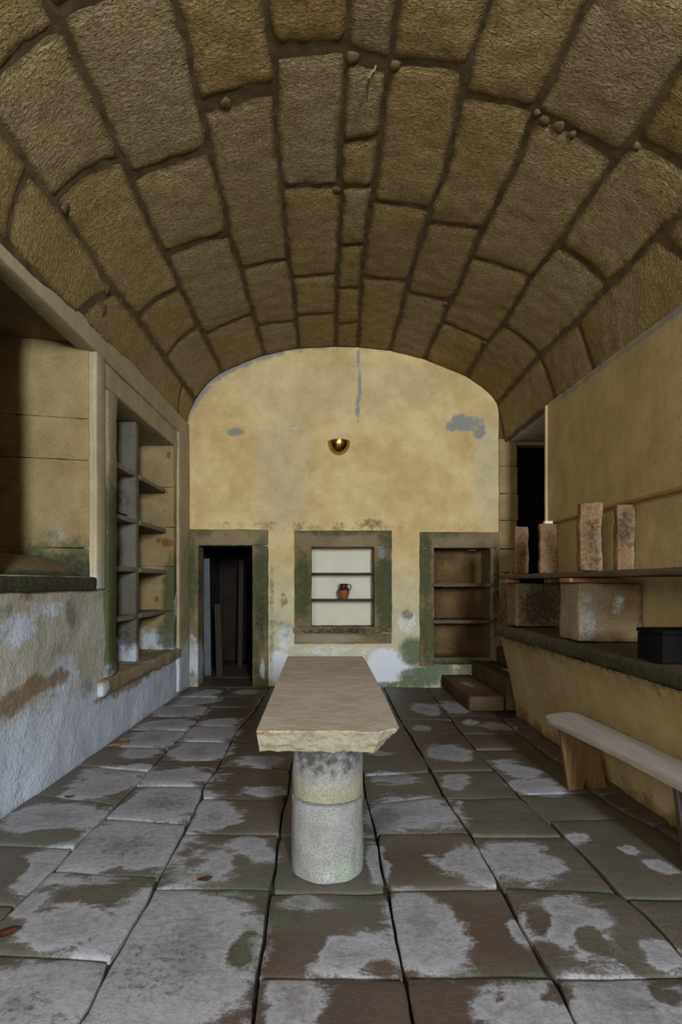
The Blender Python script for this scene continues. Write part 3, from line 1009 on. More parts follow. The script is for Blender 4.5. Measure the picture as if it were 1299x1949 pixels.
# brass wall lamp
lc = B(645.5, 841.5)
lamp = tag(empty('wall_lamp', (lc.x, YB, lc.z - .17)), 'polished brass half bowl uplight on the ochre end wall', 'lamp')
V, Fc = [], []
R_ = .147
nu, nv = 28, 12
for th in (0.0, .004):
    for i in range(nv + 1):
        a = math.pi / 2 * i / nv
        for k in range(nu + 1):
            t = math.pi * k / nu
            r = (R_ - th) * math.cos(a)
            V.append((lc.x + r * math.cos(t), YB - .002 - r * math.sin(t), lc.z - (R_ * 1.18 - th) * math.sin(a)))
mm = nu + 1
h = (nv + 1) * mm
for L in (0, 1):
    for i in range(nv):
        for k in range(nu):
            q = (L * h + i * mm + k, L * h + i * mm + k + 1, L * h + (i + 1) * mm + k + 1, L * h + (i + 1) * mm + k)
            Fc.append(q if L else q[::-1])
for k in range(nu):
    Fc.append((k, k + 1, h + k + 1, h + k))
link('bowl', V, Fc, M['brass'], lamp, (lc.x, YB, lc.z), 50)
V, Fc = tube([(lc.x + R_ * math.cos(math.pi * k / nu), YB - .002 - R_ * math.sin(math.pi * k / nu), lc.z) for k in range(nu + 1)], .004, 8)
link('rim', V, Fc, M['brass'], lamp, (lc.x, YB, lc.z), 60)

# switch
c = B(931.5, 987.5)
sw = tag(empty('light_switch', (c.x, YB, c.z)), 'small cream square light switch on the ochre wall', 'switch')
block('plate', (c.x - .042, YB - .012, c.z - .042), (c.x + .042, YB + .004, c.z + .042), M['switch'], sw, .005, .1)
block('rocker', (c.x - .012, YB - .018, c.z - .024), (c.x + .012, YB - .008, c.z + .024), M['switch'], sw, .003, .1)

# ---------------------------------------------------------------- left wall
WN = (3.16, LY(177), 1.40, 3.262)           # window recess
SN = (LY(217), 6.6, 0.55, 3.0)              # shelf recess


def pl(px, py, ry_m, rz_m, s=1.0, soft=0.5):
    c = Lw(px, py)
    return ell((c.x, c.y, c.z), (0.6, ry_m, rz_m), s, soft)


lm = [(ALT, band(2, 0.95, 1.9, .9)),
      (WHITE, band(2, .78, .30, 1.0)), (WHITE, pl(30, 1200, .25, .12, .75)), (WHITE, pl(120, 1290, .3, .22, .6)), (WHITE, pl(300, 1280, .9, .22, .95)), (WHITE, pl(60, 1480, .6, .25, 1)),
      (WHITE, pl(90, 1160, .3, .08, .6)), (WHITE, pl(20, 1420, .3, .15, .9)),
      (BROWN, pl(60, 1310, .28, .08, .85)), (BROWN, pl(15, 1345, .22, .09, .9)), (BROWN, pl(110, 1290, .2, .07, .85)), (BROWN, pl(50, 1135, .14, .05, .6)), (BROWN, pl(235, 1310, .8, .05, .75)),
      (BROWN, pl(300, 1270, .4, .05, .6)), (BROWN, pl(343, 1240, .2, .05, .5)),
      (SLATE, pl(135, 1165, .12, .14, .85)), (SLATE, pl(5, 1165, .10, .07, .7)), (SLATE, pl(165, 1310, .14, .1, .6)), (SLATE, pl(345, 900, .05, .3, .5)),
      (GREEN, pl(75, 1210, .06, .14, .5)), (GREEN, pl(90, 1250, .3, .1, .3)), (GREEN, pl(353, 1240, .05, .2, .8)),
      (WHITE, pl(345, 1260, .25, .2, .7))]
wall_left = wall_grid('wall_left', lambda u, v, d: (XL(u) + d * 1.6, u, v), (-1.35, YB + .02), (-.05, 3.6), [WN, SN], M['plaster_left'], lm, 0.05, 0.012)
tag(wall_left, 'flaking whitewashed left wall, bluish white below and beige above', kind='structure')

# cornice and pier between the recesses
Lx = lambda Y, d: XL(Y) - d            # d metres into the wall


def lblock(name, Y0, Y1, z0, z1, d0, d1, mat, parent=None, **k):
    """block on the left wall: from depth d0 (in front, negative) to d1"""
    return block(name, (-d1, Y0, z0), (-d0, Y1, z1), mat, parent, xf=lambda p: Vector((XL(p.y) + p.x, p.y, p.z)), **k)


t3 = lblock('trim_3', -1.3, YB - .012, 3.205, 3.425, -.03, .12, M['plaster_trim'], bev=.018, res=.1, rough=.004)
tag(t3, 'pale beige plaster band along the foot of the vault', kind='structure')
t4 = lblock('trim_4', LY(177.5), LY(195), 1.30, 3.21, -.028, .08, M['plaster_trim'], bev=.016, res=.08, rough=.004, masks=[(WHITE, band(2, 1.8, 1.3, .5)), (ALT, band(2, 2.2, 1.5, .8))])
tag(t4, 'beige plaster pier between window recess and shelf recess', kind='structure')
t5 = lblock('trim_5', 6.72, YB - .015, 0.02, 3.21, -.036, .06, M['plaster_trim'], bev=.02, res=.08, rough=.006,
            masks=[(WHITE, band(2, .9, .3, .9)), (SLATE, pl(352, 920, .04, .4, .6)), (BROWN, pl(345, 1200, .1, .3, .4)), (GREEN, pl(356, 1240, .05, .25, .8))])
tag(t5, 'pale plaster strip in the corner beside the mossy doorway', kind='structure')

# shelf recess surround
tr = tag(empty('trim_6', (XL(5.7), 5.7, SN[2])), 'stone surround and lining of the tall shelf recess', kind='structure')
gj = [(GREEN, ell((XL(4.7), 4.75, 1.35), (.6, .5, .95), 1.0, .4)), (WHITE, band(2, .75, .6, .9)), (ALT, band(2, 2.0, 2.6, .6))]
lblock('lintel', LY(198), 6.74, 3.0, 3.204, -.012, .55, M['plaster_trim'], tr, bev=.02, res=.09, rough=.006)
lblock('jamb', LY(198), SN[0], SN[2], 2.99, -.036, .10, M['granite'], tr, bev=.03, res=.07, rough=.01, masks=gj)
lblock('sill', 4.5, 6.85, .42, SN[2], -.04, .55, M['granite'], tr, bev=.025, res=.05, rough=.018, masks=[(ALT, band(1, 4.4, 5.4, .6)), (BROWN, ell((XL(5.5), 5.5, .42), (.3, .9, .05), .7)), (WHITE, ell((XL(4.55), 4.55, .46), (.3, .12, .1), .7))])
fj = [(GREEN, ell((XL(6.6), 6.6, 1.15), (.15, .3, .62), .95, .4)), (GREEN, ell((XL(6.6) - .06, 6.6, .72), (.16, .3, .2), .8, .5)), (RUST_LIT, ell((XL(6.6) - .055, 6.6, 2.88), (.03, .1, .05), .95)),
      (RUST_LIT, ell((XL(6.6) - .075, 6.6, 1.83), (.09, .1, .06), .85)), (RUST_LIT, ell((XL(6.6) - .18, 6.6, 1.86), (.04, .1, .05), .7)), (RUST_LIT, ell((XL(6.6) - .07, 6.6, 2.44), (.012, .1, .02), .9)),
      (RUST_LIT, ell((XL(6.6) - .2, 6.6, 1.16), (.04, .1, .05), .7)), (RUST_LIT, ell((XL(6.6) - .1, 6.6, 1.2), (.04, .1, .03), .75)), (RUST_LIT, ell((XL(6.6) - .1, 6.6, 2.22), (.03, .1, .03), .6)), (WHITE, band(2, 1.0, .65, .6))]
zj = [SN[2], 1.02, 1.55, 2.02, 2.5, 3.0]
for a, b in zip(zj[:-1], zj[1:]):
    lblock('jamb_stone', 6.6, 6.75, a + .002, b - .002, -.004, .55, M['jamb_stone'], tr, bev=.006, res=.022, rough=.004, masks=fj)
lblock('back_panel', 4.6, 6.75, SN[2] - .02, 3.02, .52, .6, M['divider'], tr, bev=.01, res=.2, rough=.006, masks=[(WHITE, band(2, 1.0, .6, .6))])
lblock('near_jamb', 4.6, SN[0], SN[2], 3.0, .10, .55, M['divider'], tr, bev=.01, res=.2)

shelving = tag(empty('wall_shelving', (XL(5.65) - .3, 5.65, SN[2])), 'grey stone shelving with a central divider inside the left wall recess', 'shelving')
dm = [(WHITE, band(2, .95, .6, .7)), (SOOT, ell((-2.1, 5.58, 2.2), (.2, .2, .1), .4)), (SOOT, ell((-2.02, 5.58, .85), (.04, .2, .3), .5))]
lblock('divider', 5.6, 5.70, SN[2] + .002, 2.995, .09, .515, M['divider'], shelving, bev=.012, res=.08, rough=.006, masks=dm)
for z in (2.475, 2.0, 1.51, 1.035):
    lblock('shelf', SN[0] + .003, 5.597, z - .05, z, .085, .515, M['shelf_stone'], shelving, bev=.01, res=.1, rough=.006)
    lblock('shelf', 5.703, 6.59, z - .05, z, .085, .515, M['shelf_stone'], shelving, bev=.01, res=.1, rough=.006)
sc = block('slate_scrap', (XL(5.2) - .3, 5.12, 2.001), (XL(5.2) - .1, 5.42, 2.02), M['black'], None, .005, .1, .004)
tag(sc, 'flat black scrap lying on the second shelf of the left recess', 'scrap')

# window recess
win = tag(empty('window_1', (XL(3.8), 3.8, WN[2])), 'deep shuttered window recess with mossy stone sill in the left wall', kind='structure')


def splay(p):       # the recess narrows towards the outside
    d = -p.x
    return Vector((XL(p.y) - d, p.y - 0.26 * max(0, d) * sm(np.array([p.y]), 4.2, 4.45)[0], p.z))


jm = [(GREEN, prod(band(2, 1.9, 1.45, 1.0), ell((-2.1, 4.4, 1.5), (.42, .6, .5), 1.0, .6))), (SOOT, prod(band(2, 1.62, 1.50, .75))), (BROWN, ell((-2.55, 4.4, 2.3), (.2, .5, .5), .4)),
      (WHITE, ell((-2.12, 4.4, 1.72), (.1, .5, .12), .45)), (SOOT, ell((-2.62, 4.3, 1.8), (.04, .5, .04), .9))]
zw = [1.36, 1.63, 2.33, 2.66, 3.262]
for a, b in zip(zw[:-1], zw[1:]):
    block('jamb_stone', (-1.15, WN[1] + .002, a + .0015), (-.03, WN[1] + .22, b - .0015), M['jamb_stone'], win, .006, .06, .004, 8, jm, splay)
block('soffit', (-1.2, WN[0] - .3, 3.26), (.02, WN[1] + .2, 3.4), M['granite'], win, .01, .1, .01, 9, None, lambda p: Vector((XL(p.y) + p.x, p.y, p.z)))
lblock('near_jamb', WN[0] - .25, WN[0], 1.3, 3.26, .004, 1.15, M['jamb_stone'], win, bev=.01, res=.2)
lblock('shutter', WN[0], WN[1], 1.5, 3.26, 1.02, 1.08, M['plank_wood'], win, bev=.006, res=.2)
sg = [(GREEN, band(0, -2.06, -1.97, 1.0)), (SOOT, band(0, -2.0, -1.92, .62)), (BROWN, band(0, -1.97, -2.1, .7))]
block('sill', (-1.1, WN[0] - .05, 1.295), (.03, WN[1] + .0, 1.395), M['granite'], win, .012, .05, .006, 7, sg,
      lambda p: Vector((XL(p.y) + p.x, p.y, p.z + (max(0, min(.30, -p.x - .06)) * .55 + max(0, -p.x - .36) * .10 if p.z > 1.35 else 0))))

# ---------------------------------------------------------------- right wall
topR = lambda Y: 3.12 + 0.03 * (Y - 3.0)
YA = XR * F_PX / (1044 - VX)                # near edge of the side alcove


def prw(px, py, ry, rz, s=1.0, soft=.5):
    Y = XR * F_PX / (px - VX)
    return ell((XR, Y, EYE + (VY - py) * Y / F_PX), (.5, ry, rz), s, soft)


rm = [(ALT, prw(1150, 880, .8, .7, .6)), (ALT, prw(1250, 760, .4, .4, .5)), (SLATE, prw(1200, 640, .25, .1, .2)), (BROWN, band(2, 1.3, .9, .35))]
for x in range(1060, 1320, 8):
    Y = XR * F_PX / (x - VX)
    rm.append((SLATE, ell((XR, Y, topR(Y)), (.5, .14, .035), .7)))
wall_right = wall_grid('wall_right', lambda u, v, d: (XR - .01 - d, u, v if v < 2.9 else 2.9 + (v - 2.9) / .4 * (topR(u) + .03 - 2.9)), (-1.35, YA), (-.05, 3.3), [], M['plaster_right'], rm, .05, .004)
tag(wall_right, 'dull ochre plastered right wall below the vault', kind='structure')
t7 = block('trim_7', (XR - .03, YA - .012, .93), (XR + .35, YA + .035, topR(YA) + .02), M['plaster_right'], None, .014, .08, .004)
tag(t7, 'pale plaster edge of the side alcove beyond the right wall', kind='structure')
# side alcove with a black door
al = tag(empty('door_2', (2.8, YB, .9)), 'tall narrow black panelled door in the side alcove', kind='structure')
yd = YB - .03
zal = [.5, zB(1090), zB(1045), zB(991), zB(940), zB(888), zB(836)]
for i, (a, b) in enumerate(zip(zal[:-1], zal[1:])):
    block('jamb_stone', (XBR - .01, yd, a + .003), (xB(984) + random.uniform(-.01, .012), YB + .3, b - .003), M['jamb_stone'], al, .008, .06, .008, 7, [(SOOT, band(2, 1.7, 1.0, .5))])
block('lintel', (XBR - .01, yd + .02, zB(836)), (3.5, YB + .3, 3.95), M['dark_stone'], al, .008, .1, .006)
block('lintel_beam', (xB(984), yd + .03, zB(847)), (3.4, YB + .3, zB(836) - .002), M['jamb_stone'], al, .008, .1, .005)
block('door_leaf', (xB(984), YB + .16, .5), (3.35, YB + .21, zB(847)), M['black'], al, .004, .4)
for z0_, z1_ in ((zB(868), zB(864)), (zB(966), zB(962)), (1.30, 1.34)):
    block('rail', (xB(1006), YB + .135, z0_), (3.2, YB + .165, z1_), M['black'], al, .004, .4)
block('stile', (xB(1004), YB + .135, .5), (xB(1008), YB + .165, zB(850)), M['black'], al, .004, .4)
# alcove shell
Pz = [(XR + .32, YA, .3), (3.4, YA, .3), (3.4, YB + .2, .3), (XBR, YB + .2, .3)]
aw = block('wall_alcove', (3.38, YA - .1, .2), (3.5, YB + .3, 3.4), M['dark_stone'], None, .01, .3, .005)
tag(aw, 'dark far side of the alcove beyond the right wall', kind='structure')
so = block('trim_8', (XR + .07, YA - .02, 3.2), (3.5, YB - .01, 3.5), M['soffit_grey'], None, .02, .08, .008, 6, None,
           None)
tag(so, 'grey sloping soffit of the side alcove under the vault', kind='structure')
bk = block('trim_9', (XR + .02, YA - .05, .2), (3.4, YA + .02, 3.3), M['plaster_right'], None, .01, .3)
tag(bk, 'return of the right wall plaster into the alcove', kind='structure')

# steps up into the alcove
st1 = block('stone_step', (1.50, 5.80, 0.0), (1.875, YB - .02, .158), M['dark_stone'], None, .02, .06, .007, 5, [(ALT, ell((1.75, 6.6, .16), (.25, .5, .05), .6)), (WHITE, ell((1.68, 6.55, .16), (.08, .25, .03), .55))])
tag(st1, 'lower worn brown stone step beside the end of the counter', 'step')
st2 = block('stone_step', (1.90, 5.82, 0.0), (2.19, YB - .02, .34), M['dark_stone'], None, .02, .06, .007, 5, [(WHITE, ell((2.12, 6.4, .34), (.05, .2, .03), .9)), (RUST_LIT, ell((1.885, 6.4, .17), (.03, .8, .03), .3))])  # painted white highlight on the tread, painted yellow-lit edge along the riser
tag(st2, 'second worn stone step rising into the alcove corner', 'step')
st3 = block('stone_step', (2.212, 5.84, 0.0), (3.35, YB - .04, .52), M['dark_stone'], None, .02, .08, .007, 5)
tag(st3, 'topmost dark stone step behind the counter end', 'step')

# ---------------------------------------------------------------- masonry counter
counter = tag(empty('masonry_counter', (2.1, 3.5, 0)), 'long plastered masonry counter with dark stone top along the right wall', 'counter')
prof = [(0.0, 1.955), (.1, 1.95), (.25, 1.925), (.4, 1.893), (.55, 1.858), (.68, 1.826), (.76, 1.80), (.81, 1.775)]
zp = np.array([a for a, _ in prof])
xp = np.array([b for _, b in prof])
zz = np.linspace(-.03, .812, 22)
Yc = np.linspace(-1.2, 5.74, 120)
V, Fc = [], []
for z in zz:
    for Y in Yc:
        e = max(0, (Y - 5.70) / .04)
        V.append((float(np.interp(z, zp, xp)) + .008 * noise.fractal(Vector((Y * 2, z * 2, 1)), 1, 2, 3) + .012 * e * e, Y, z))
n2 = len(Yc)
Fc = [(i * n2 + j, i * n2 + j + 1, (i + 1) * n2 + j + 1, (i + 1) * n2 + j) for i in range(len(zz) - 1) for j in range(n2 - 1)]
b0 = len(V)
for z in zz:
    for q in (0.02, .35):
        V.append((float(np.interp(z, zp, xp)) + q, 5.745, z))
for i in range(len(zz) - 1):
    Fc.append((i * n2 + n2 - 1, b0 + 2 * i, b0 + 2 * i + 2, (i + 1) * n2 + n2 - 1))
    Fc.append((b0 + 2 * i, b0 + 2 * i + 1, b0 + 2 * i + 3, b0 + 2 * i + 2))
V = np.array(V)
cmk = [(BROWN, band(2, .22, .0, .62)), (ALT, band(2, .5, .75, .5)), (BROWN, ell((1.84, 4.9, .58), (.3, .12, .1), .5)), (SOOT, band(2, .76, .83, .7)), (GREEN, band(2, .62, .80, .35))]
m1, m2 = paint(V, cmk)
link('body', V, Fc, M['plaster_right'], counter, (2.1, 3.5, 0), 50, m1, m2)
block('worktop', (1.755, -1.2, .812), (2.312, 5.78, .912), M['counter_top'], counter, .03, .09, .008, 3.5, [(GREEN, prod(band(0, 1.82, 1.77, .8), band(1, 5.5, 3.5, 1))), (SOOT, prod(band(0, 1.80, 1.77, .35)))])

M['block_stone'] = stained('warm_block_granite', (158, 138, 106), (140, 116, 84), (172, 162, 148), 110, .35, 8, .88, .35)
ct = .923
blk1 = block('stone_block', (1.862, 5.42, ct), (2.31, 5.72, 1.35), M['granite'], None, .02, .04, .006, 7,
             [(SOOT, ell((2.12, 5.42, 1.12), (.27, .3, .27), 1.0, .9)), (WHITE, ell((1.97, 5.42, 1.3), (.09, .1, .05), .55, 1)), (WHITE, ell((1.9, 5.42, 1.1), (.03, .1, .2), .5, 1)), (WHITE, ell((2.24, 5.42, 1.25), (.05, .1, .06), .5, 1))])
tag(blk1, 'soot blackened squat stone block at the far end of the counter', 'block', 'blocks carrying the plank')
blk2 = block('stone_block', (1.84, 4.02, ct), (2.31, 4.36, 1.35), M['block_stone'], None, .018, .03, .006, 7,
             [(ALT, ell((1.92, 4.02, 1.12), (.16, .5, .3), .8, 1)), (WHITE, ell((1.91, 4.02, 1.1), (.09, .3, .3), .52, 1)), (WHITE, ell((2.13, 4.02, 1.2), (.07, .3, .15), .48, 1)), (SOOT, ell((2.3, 4.02, 1.1), (.04, .3, .3), .5)), (BROWN, ell((2.1, 4.02, .93), (.3, .3, .04), .5))])  # white patches paint soft bluish highlights onto the near face
tag(blk2, 'pale granite block standing on the middle of the counter', 'block', 'blocks carrying the plank')
# wedges and plank
for (xa, xb, ya, yb, lab) in [(1.80, 1.93, 5.50, 5.72, 'short orange wooden wedge on the sooty stone block'), (1.79, 2.2, 4.05, 4.24, 'long orange wooden wedge on the pale granite block')]:
    o = block('wooden_wedge', (xa, ya, 1.3565), (xb, yb, 1.388), M['shim_wood'], None, .004, .1, .002)
    tag(o, lab, 'wedge', 'wedges under the plank')
plank = block('long_plank', (1.80, 1.2, 1.393), (2.29, 5.76, 1.433), M['plank_wood'], None, .008, .12, .004, 3)
tag(plank, 'long weathered plank laid across the two stone blocks', 'plank')
# four upright stones
UP = [(1.915, 2.055, 5.60, 1.93, 'leftmost narrow brown stone upright before the black door', []),
      (2.11, 2.28, 5.44, 1.935, 'brown stone upright under the far end of the pole', []),
      (1.862, 2.022, 4.04, 1.937, 'stained stone upright standing clear of the pole at the plank edge', [(SOOT, ell((1.92, 4.04, 1.75), (.06, .2, .1), .55)), (SOOT, ell((1.95, 4.04, 1.55), (.07, .2, .16), .5))]),
      (2.155, 2.285, 4.08, 1.93, 'dark mottled stone upright holding up the pole beside the wall', [(SOOT, ell((2.21, 4.08, 1.76), (.07, .2, .16), .68))])]
M['upright'] = stained('brown_upright_stone', (152, 120, 84), (122, 94, 64), (176, 148, 114), 60, .45, 9, .85, .45)
for xa, xb, ya, zt_, lab, mk in UP:
    o = block('stone_upright', (xa, ya, 1.442), (xb, ya + .06, zt_), M['upright'], None, .008, .035, .012, 7, mk + [(SOOT, ell(((xa + xb) / 2 + .02, ya, 1.72), (.09, .2, .22), .5, 1.0)), (ALT, ell((xb, ya, 1.7), (.05, .2, .3), .7, 1.0)), (SOOT, ell((xa, ya, 1.45), (.12, .2, .06), .5, 1.0))])
    tag(o, lab, 'upright', 'uprights on the plank')
V, Fc = tube([(2.262 + .006 * math.sin(i * 1.3), 1.5 + i * .41, 1.955 + .004 * math.sin(i * 2.1)) for i in range(11)], .017, 10)
o = link('wooden_pole', V, Fc, M['pole_wood'], None, (2.26, 3.6, 1.94), 60)
tag(o, 'long thin wooden pole resting along the right wall', 'pole')
o = block('white_chip', (2.155, 5.44, 1.937), (2.235, 5.49, 1.965), M['niche_white'], None, .004, .1)
tag(o, 'small white chip on top of the far stone upright', 'chip')
# black box
bx0 = (1262 - VX) * 2.92 / F_PX
box = tag(empty('black_box', (bx0 + .15, 3.05, ct)), 'matt black box on the near part of the counter', 'box')
block('body', (bx0, 2.92, ct), (bx0 + .34, 3.16, ct + .15), M['black'], box, .006, .2)
block('lid', (bx0 - .003, 2.915, ct + .152), (bx0 + .343, 3.165, ct + .176), M['black'], box, .005, .2)

# ---------------------------------------------------------------- bench
bench = tag(empty('wooden_bench', (1.66, 2.9, 0)), 'plain wooden plank bench with board legs in front of the counter', 'bench')
sz = .45


def prism(name, outline, z0, z1, mat, parent, origin, bev=.006):
    n = len(outline)
    c = Vector((sum(p[0] for p in outline) / n, sum(p[1] for p in outline) / n, 0))
    V = []
    for ins, z in ((bev, z0), (0, z0 + bev), (0, z1 - bev), (bev, z1)):
        for p in outline:
            d = Vector((p[0], p[1], 0)) - c
            q = c + d * (1 - ins / max(d.length, .01))
            V.append((q.x, q.y, z))
    Fq = [list(range(n))[::-1]]
    for L in range(3):
        for k in range(n):
            Fq.append((L * n + k, L * n + (k + 1) % n, (L + 1) * n + (k + 1) % n, (L + 1) * n + k))
    Fq.append([3 * n + k for k in range(n)])
    return link(name, V, Fq, mat, parent, origin, 40)


seat = [(1.640, 1.75), (1.875, 1.75), (1.808, 2.804), (1.745, 3.79), (1.735, 3.835), (1.70, 3.86), (1.66, 3.855), (1.52, 3.79), (1.475, 3.73), (1.478, 3.66), (1.565, 2.9)]
prism('seat', seat, sz - .038, sz, M['bench_wood'], bench, (1.66, 2.9, 0))


def bench_leg(Y, x0, mat):
    """board with a V notch; outline in (x,z), leaning back to the wall"""
    h = sz - .039
    o = [(.0, h), (.235, h), (.345, 0.0), (.225, 0.0), (.19, .085), (.175, 0.0), (.075, 0.0)]
    V = []
    for th in (0, .032):
        for a, z in o:
            V.append((x0 + a, Y + th + a * .14 + (h - z) * .06, z))
    n = len(o)
    Fq = [[0, 6, 5, 4], [0, 4, 1], [1, 4, 3, 2]]
    Fq = Fq + [[i + n for i in f][::-1] for f in Fq]
    for k in range(n):
        Fq.append((k, (k + 1) % n, n + (k + 1) % n, n + k))
    return link('leg', V, Fq, mat, bench, (x0, Y, 0), 30)


bench_leg(3.56, 1.505, M['leg_wood'])
bench_leg(2.50, 1.588, M['dark_leg'])

# ---------------------------------------------------------------- stone table
TZ, TY = .746, 2.25
table = tag(empty('stone_table', (0, 3.4, 0)), 'long heavy stone slab table on round granite drum columns', 'table')
tp = [G(488, 1391, TZ), G(743, 1394, TZ), G(761, 1386, TZ), G(733, 1325, TZ), G(697, 1258, TZ), G(690, 1249, TZ), G(548, 1249, TZ)]
xl0, xl1, yn, yf = tp[0].x, tp[6].x, tp[0].y, tp[6].y


def slab_xf(p):
    # p in unit box: x 0..1, y 0..1, z 0..1 -> slab
    Y = yn + (yf - yn) * p.y
    xa = xl0 + (xl1 - xl0) * p.y
    xr_t = [tp[2].x, tp[3].x, tp[4].x]
    xb = float(np.interp(Y, [tp[2].y, tp[3].y, tp[4].y, yf], [tp[2].x, tp[3].x, tp[4].x, tp[5].x]))
    X = xa + (xb - xa) * p.x
    z = TZ - .092 + .092 * p.z
    # chipped near right corner and undercut edges
    k = max(0, 1 - p.y * 9) * max(0, (p.x - .86) / .14)
    Y += .05 * k
    low = (1 - p.z)
    X -= low * .085 * max(0, (p.x - .80) / .20) * max(0.25, 1 - p.y * 2.0)
    X += low * .012 * max(0, (.2 - p.x) / .2)
    f = max(0, 1 - p.y * 14)
    n = noise.fractal(Vector((X * 5, p.z * 1.2, 2.3)), .9, 2, 3)
    n2_ = noise.fractal(Vector((X * 22, z * 22, 5.1)), .9, 2, 4)
    n3_ = noise.fractal(Vector((X * 60, z * 60, 1.1)), .7, 2, 3)
    Y += f * (.010 * n + .010 * n2_ + .006 * n3_) + f * .012 * low
    z += f * low * .007 * n - (1 - low) * f * .004 * abs(n)
    return Vector((X, Y, z))


def slab_mesh():
    xs = np.linspace(0, 1, 96)
    ys = np.concatenate([[0, .004, .01, .02, .035, .06], np.linspace(.09, .97, 24), [.985, .996, 1]])
    zs = np.linspace(0, 1, 14)
    idx, verts, faces = {}, [], []

    def vid(p):
        k = tuple(round(c, 5) for c in p)
        if k not in idx:
            idx[k] = len(verts)
            verts.append(p)
        return idx[k]
    axs = [xs, ys, zs]
    for d in range(3):
        u, w = (d + 1) % 3, (d + 2) % 3
        for side in (0, 1):
            for i in range(len(axs[u]) - 1):
                for j in range(len(axs[w]) - 1):
                    q = []
                    for a, b in ((i, j), (i + 1, j), (i + 1, j + 1), (i, j + 1)):
                        p = [0, 0, 0]
                        p[d], p[u], p[w] = float(side), float(axs[u][a]), float(axs[w][b])
                        q.append(vid(p))
                    faces.append(q if side else q[::-1])
    V = np.array([slab_xf(Vector(p)) for p in verts])
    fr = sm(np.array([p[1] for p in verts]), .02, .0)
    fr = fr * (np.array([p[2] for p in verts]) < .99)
    mk = [(ALT, lambda P: fr), (RUST_LIT, prod(ell((tp[0].x + .05, yn, TZ - .012), (.07, .04, .018), .62)))]
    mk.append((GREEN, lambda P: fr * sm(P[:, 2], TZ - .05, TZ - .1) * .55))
    m1, m2 = paint(V, mk)
    return V, faces, m1, m2


V, Fc, m1, m2 = slab_mesh()
link('table_top', V, Fc, M['table_stone'], table, (0, 3.4, 0), 40, m1, m2)


def drum(name, cx, cy, z0, z1, r, mat, masks, parent, seed):
    n = 64
    zs = [z0, z0 + .006] + list(np.linspace(z0 + .02, z1 - .02, 14)) + [z1 - .005, z1]
    V = []
    for i, z in enumerate(zs):
        rr = r - (.008 if i in (0, len(zs) - 1) else 0)
        for k in range(n):
            t = 2 * math.pi * k / n
            d = .0045 * noise.fractal(Vector((math.cos(t) * 2.2 + seed, math.sin(t) * 2.2, z * 6)), .9, 2, 4)
            V.append((cx + (rr + d) * math.cos(t), cy + (rr + d) * math.sin(t), z))
    m = len(zs)
    Fq = [(i * n + k, i * n + (k + 1) % n, (i + 1) * n + (k + 1) % n, (i + 1) * n + k) for i in range(m - 1) for k in range(n)]
    Fq += [list(range(n))[::-1], [(m - 1) * n + k for k in range(n)]]
    V = np.array(V)
    m1, m2 = paint(V, masks)
    return link(name, V, Fq, mat, parent, (cx, cy, z0), 40, m1, m2)


for (cx, cy) in ((.004, 2.635), (.02, 4.1)):
    drum('lower_drum', cx, cy, 0.0, .352, .171, M['column_stone'], [(GREEN, ell((cx + .1, cy - .15, .06), (.12, .12, .06), .6)), (WHITE, ell((cx, cy - .17, .05), (.08, .1, .05), .35))], table, cx * 9)
    drum('upper_drum', cx + .002, cy, .356, TZ - .088, .168, M['column_stone'], [(SOOT, prod(band(2, .40, .58, .66), ell((cx, cy - .17, .60), (.22, .4, .26), 1.0, .5))), (ALT, band(2, .5, .40, .9))], table, cx * 9 + 4)

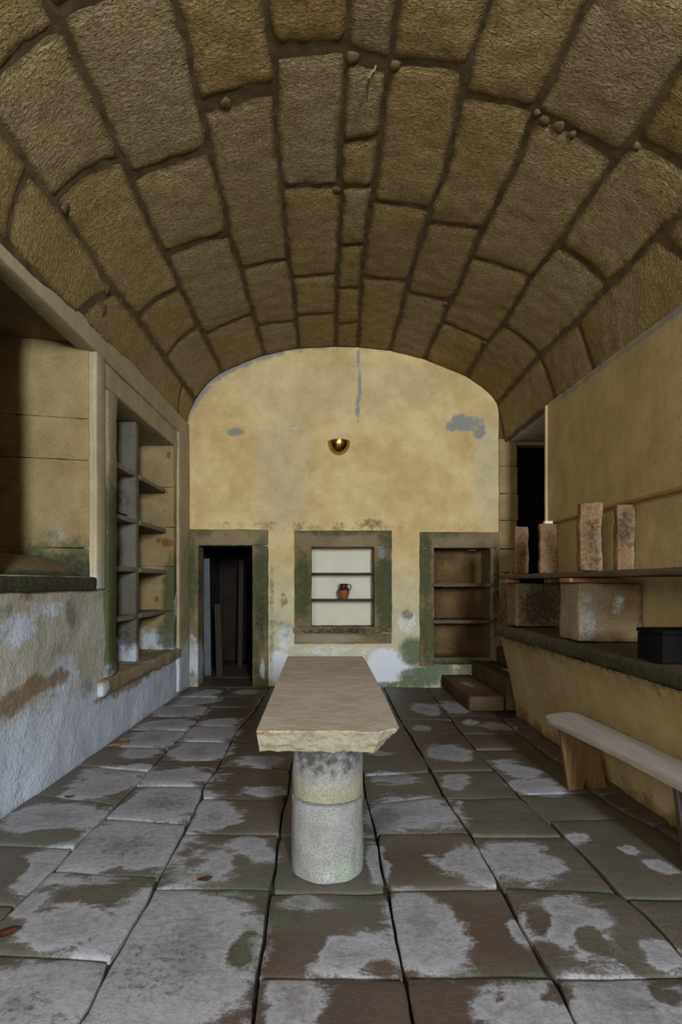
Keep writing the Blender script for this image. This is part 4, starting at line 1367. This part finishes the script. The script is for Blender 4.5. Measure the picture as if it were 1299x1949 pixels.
# ---------------------------------------------------------------- small things
def leaf(name, px, py, L, Wd, ang, mat, label, cat, curl=.35):
    c = G(px, py)
    V, Fq = [], []
    n = 9
    for i in range(n):
        t = i / (n - 1)
        w = Wd * math.sin(math.pi * min(1, t * .92 + .04)) ** .8
        for s_ in (-1, -.5, 0, .5, 1):
            x, y = (t - .5) * L, s_ * w / 2
            z = .006 + curl * L * ((t - .5) ** 2) + .25 * abs(s_) * w * .5 + .002 * math.sin(9 * t + s_)
            V.append((c.x + x * math.cos(ang) - y * math.sin(ang), c.y + x * math.sin(ang) + y * math.cos(ang), z))
    Fq = [(i * 5 + j, (i + 1) * 5 + j, (i + 1) * 5 + j + 1, i * 5 + j + 1) for i in range(n - 1) for j in range(4)]
    o = link(name, V, Fq, mat, None, c, 60)
    md = o.modifiers.new('thickness', 'SOLIDIFY')
    md.thickness = .0015
    return tag(o, label, cat)


leaf('dry_leaf', 8, 1782, .12, .06, .5, M['leaf'], 'dark curled dry leaf at the left edge of the floor', 'leaf')
leaf('dry_leaf', 390, 1677, .07, .035, .3, M['leaf'], 'reddish dry leaf on the flagstones left of the column', 'leaf')
leaf('dry_leaf', 132, 1519, .06, .03, .1, M['leaf'], 'small brown leaf near the left wall', 'leaf')
c = G(227, 1417)
o = block('tile_fragment', (c.x - .07, c.y - .05, .004), (c.x + .07, c.y + .05, .018), M['tile_chip'], None, .006, .03, .006, 14, None,
          lambda p: c + Vector(((p.x - c.x) * .95 - (p.y - c.y) * .2, (p.x - c.x) * .5 + (p.y - c.y), p.z)))
tag(o, 'small terracotta tile fragment on the floor by the left wall', 'fragment')

# hook and wire hanging from the crown of the vault
ph, Yh = px_vault(706, 128)
hc = Vector(vault_pt(ph, Yh, -.01))
hook = tag(empty('ceiling_hook', hc), 'bent hook with a loose black wire at the crown of the vault', 'hook')
V, Fc = tube([hc + Vector((.035, 0, .01)), hc + Vector((.02, -.005, -.035)), hc + Vector((0, -.01, -.05)), hc + Vector((-.012, -.01, -.09))], .008, 8)
link('hook', V, Fc, M['hook'], hook, hc, 60)
V, Fc = tube([hc + Vector((-.012, -.01, -.085)), hc + Vector((-.02, -.012, -.13)), hc + Vector((-.018, -.01, -.17)), hc + Vector((-.028, -.012, -.23))], .0035, 6)
link('wire', V, Fc, M['wire'], hook, hc, 60)
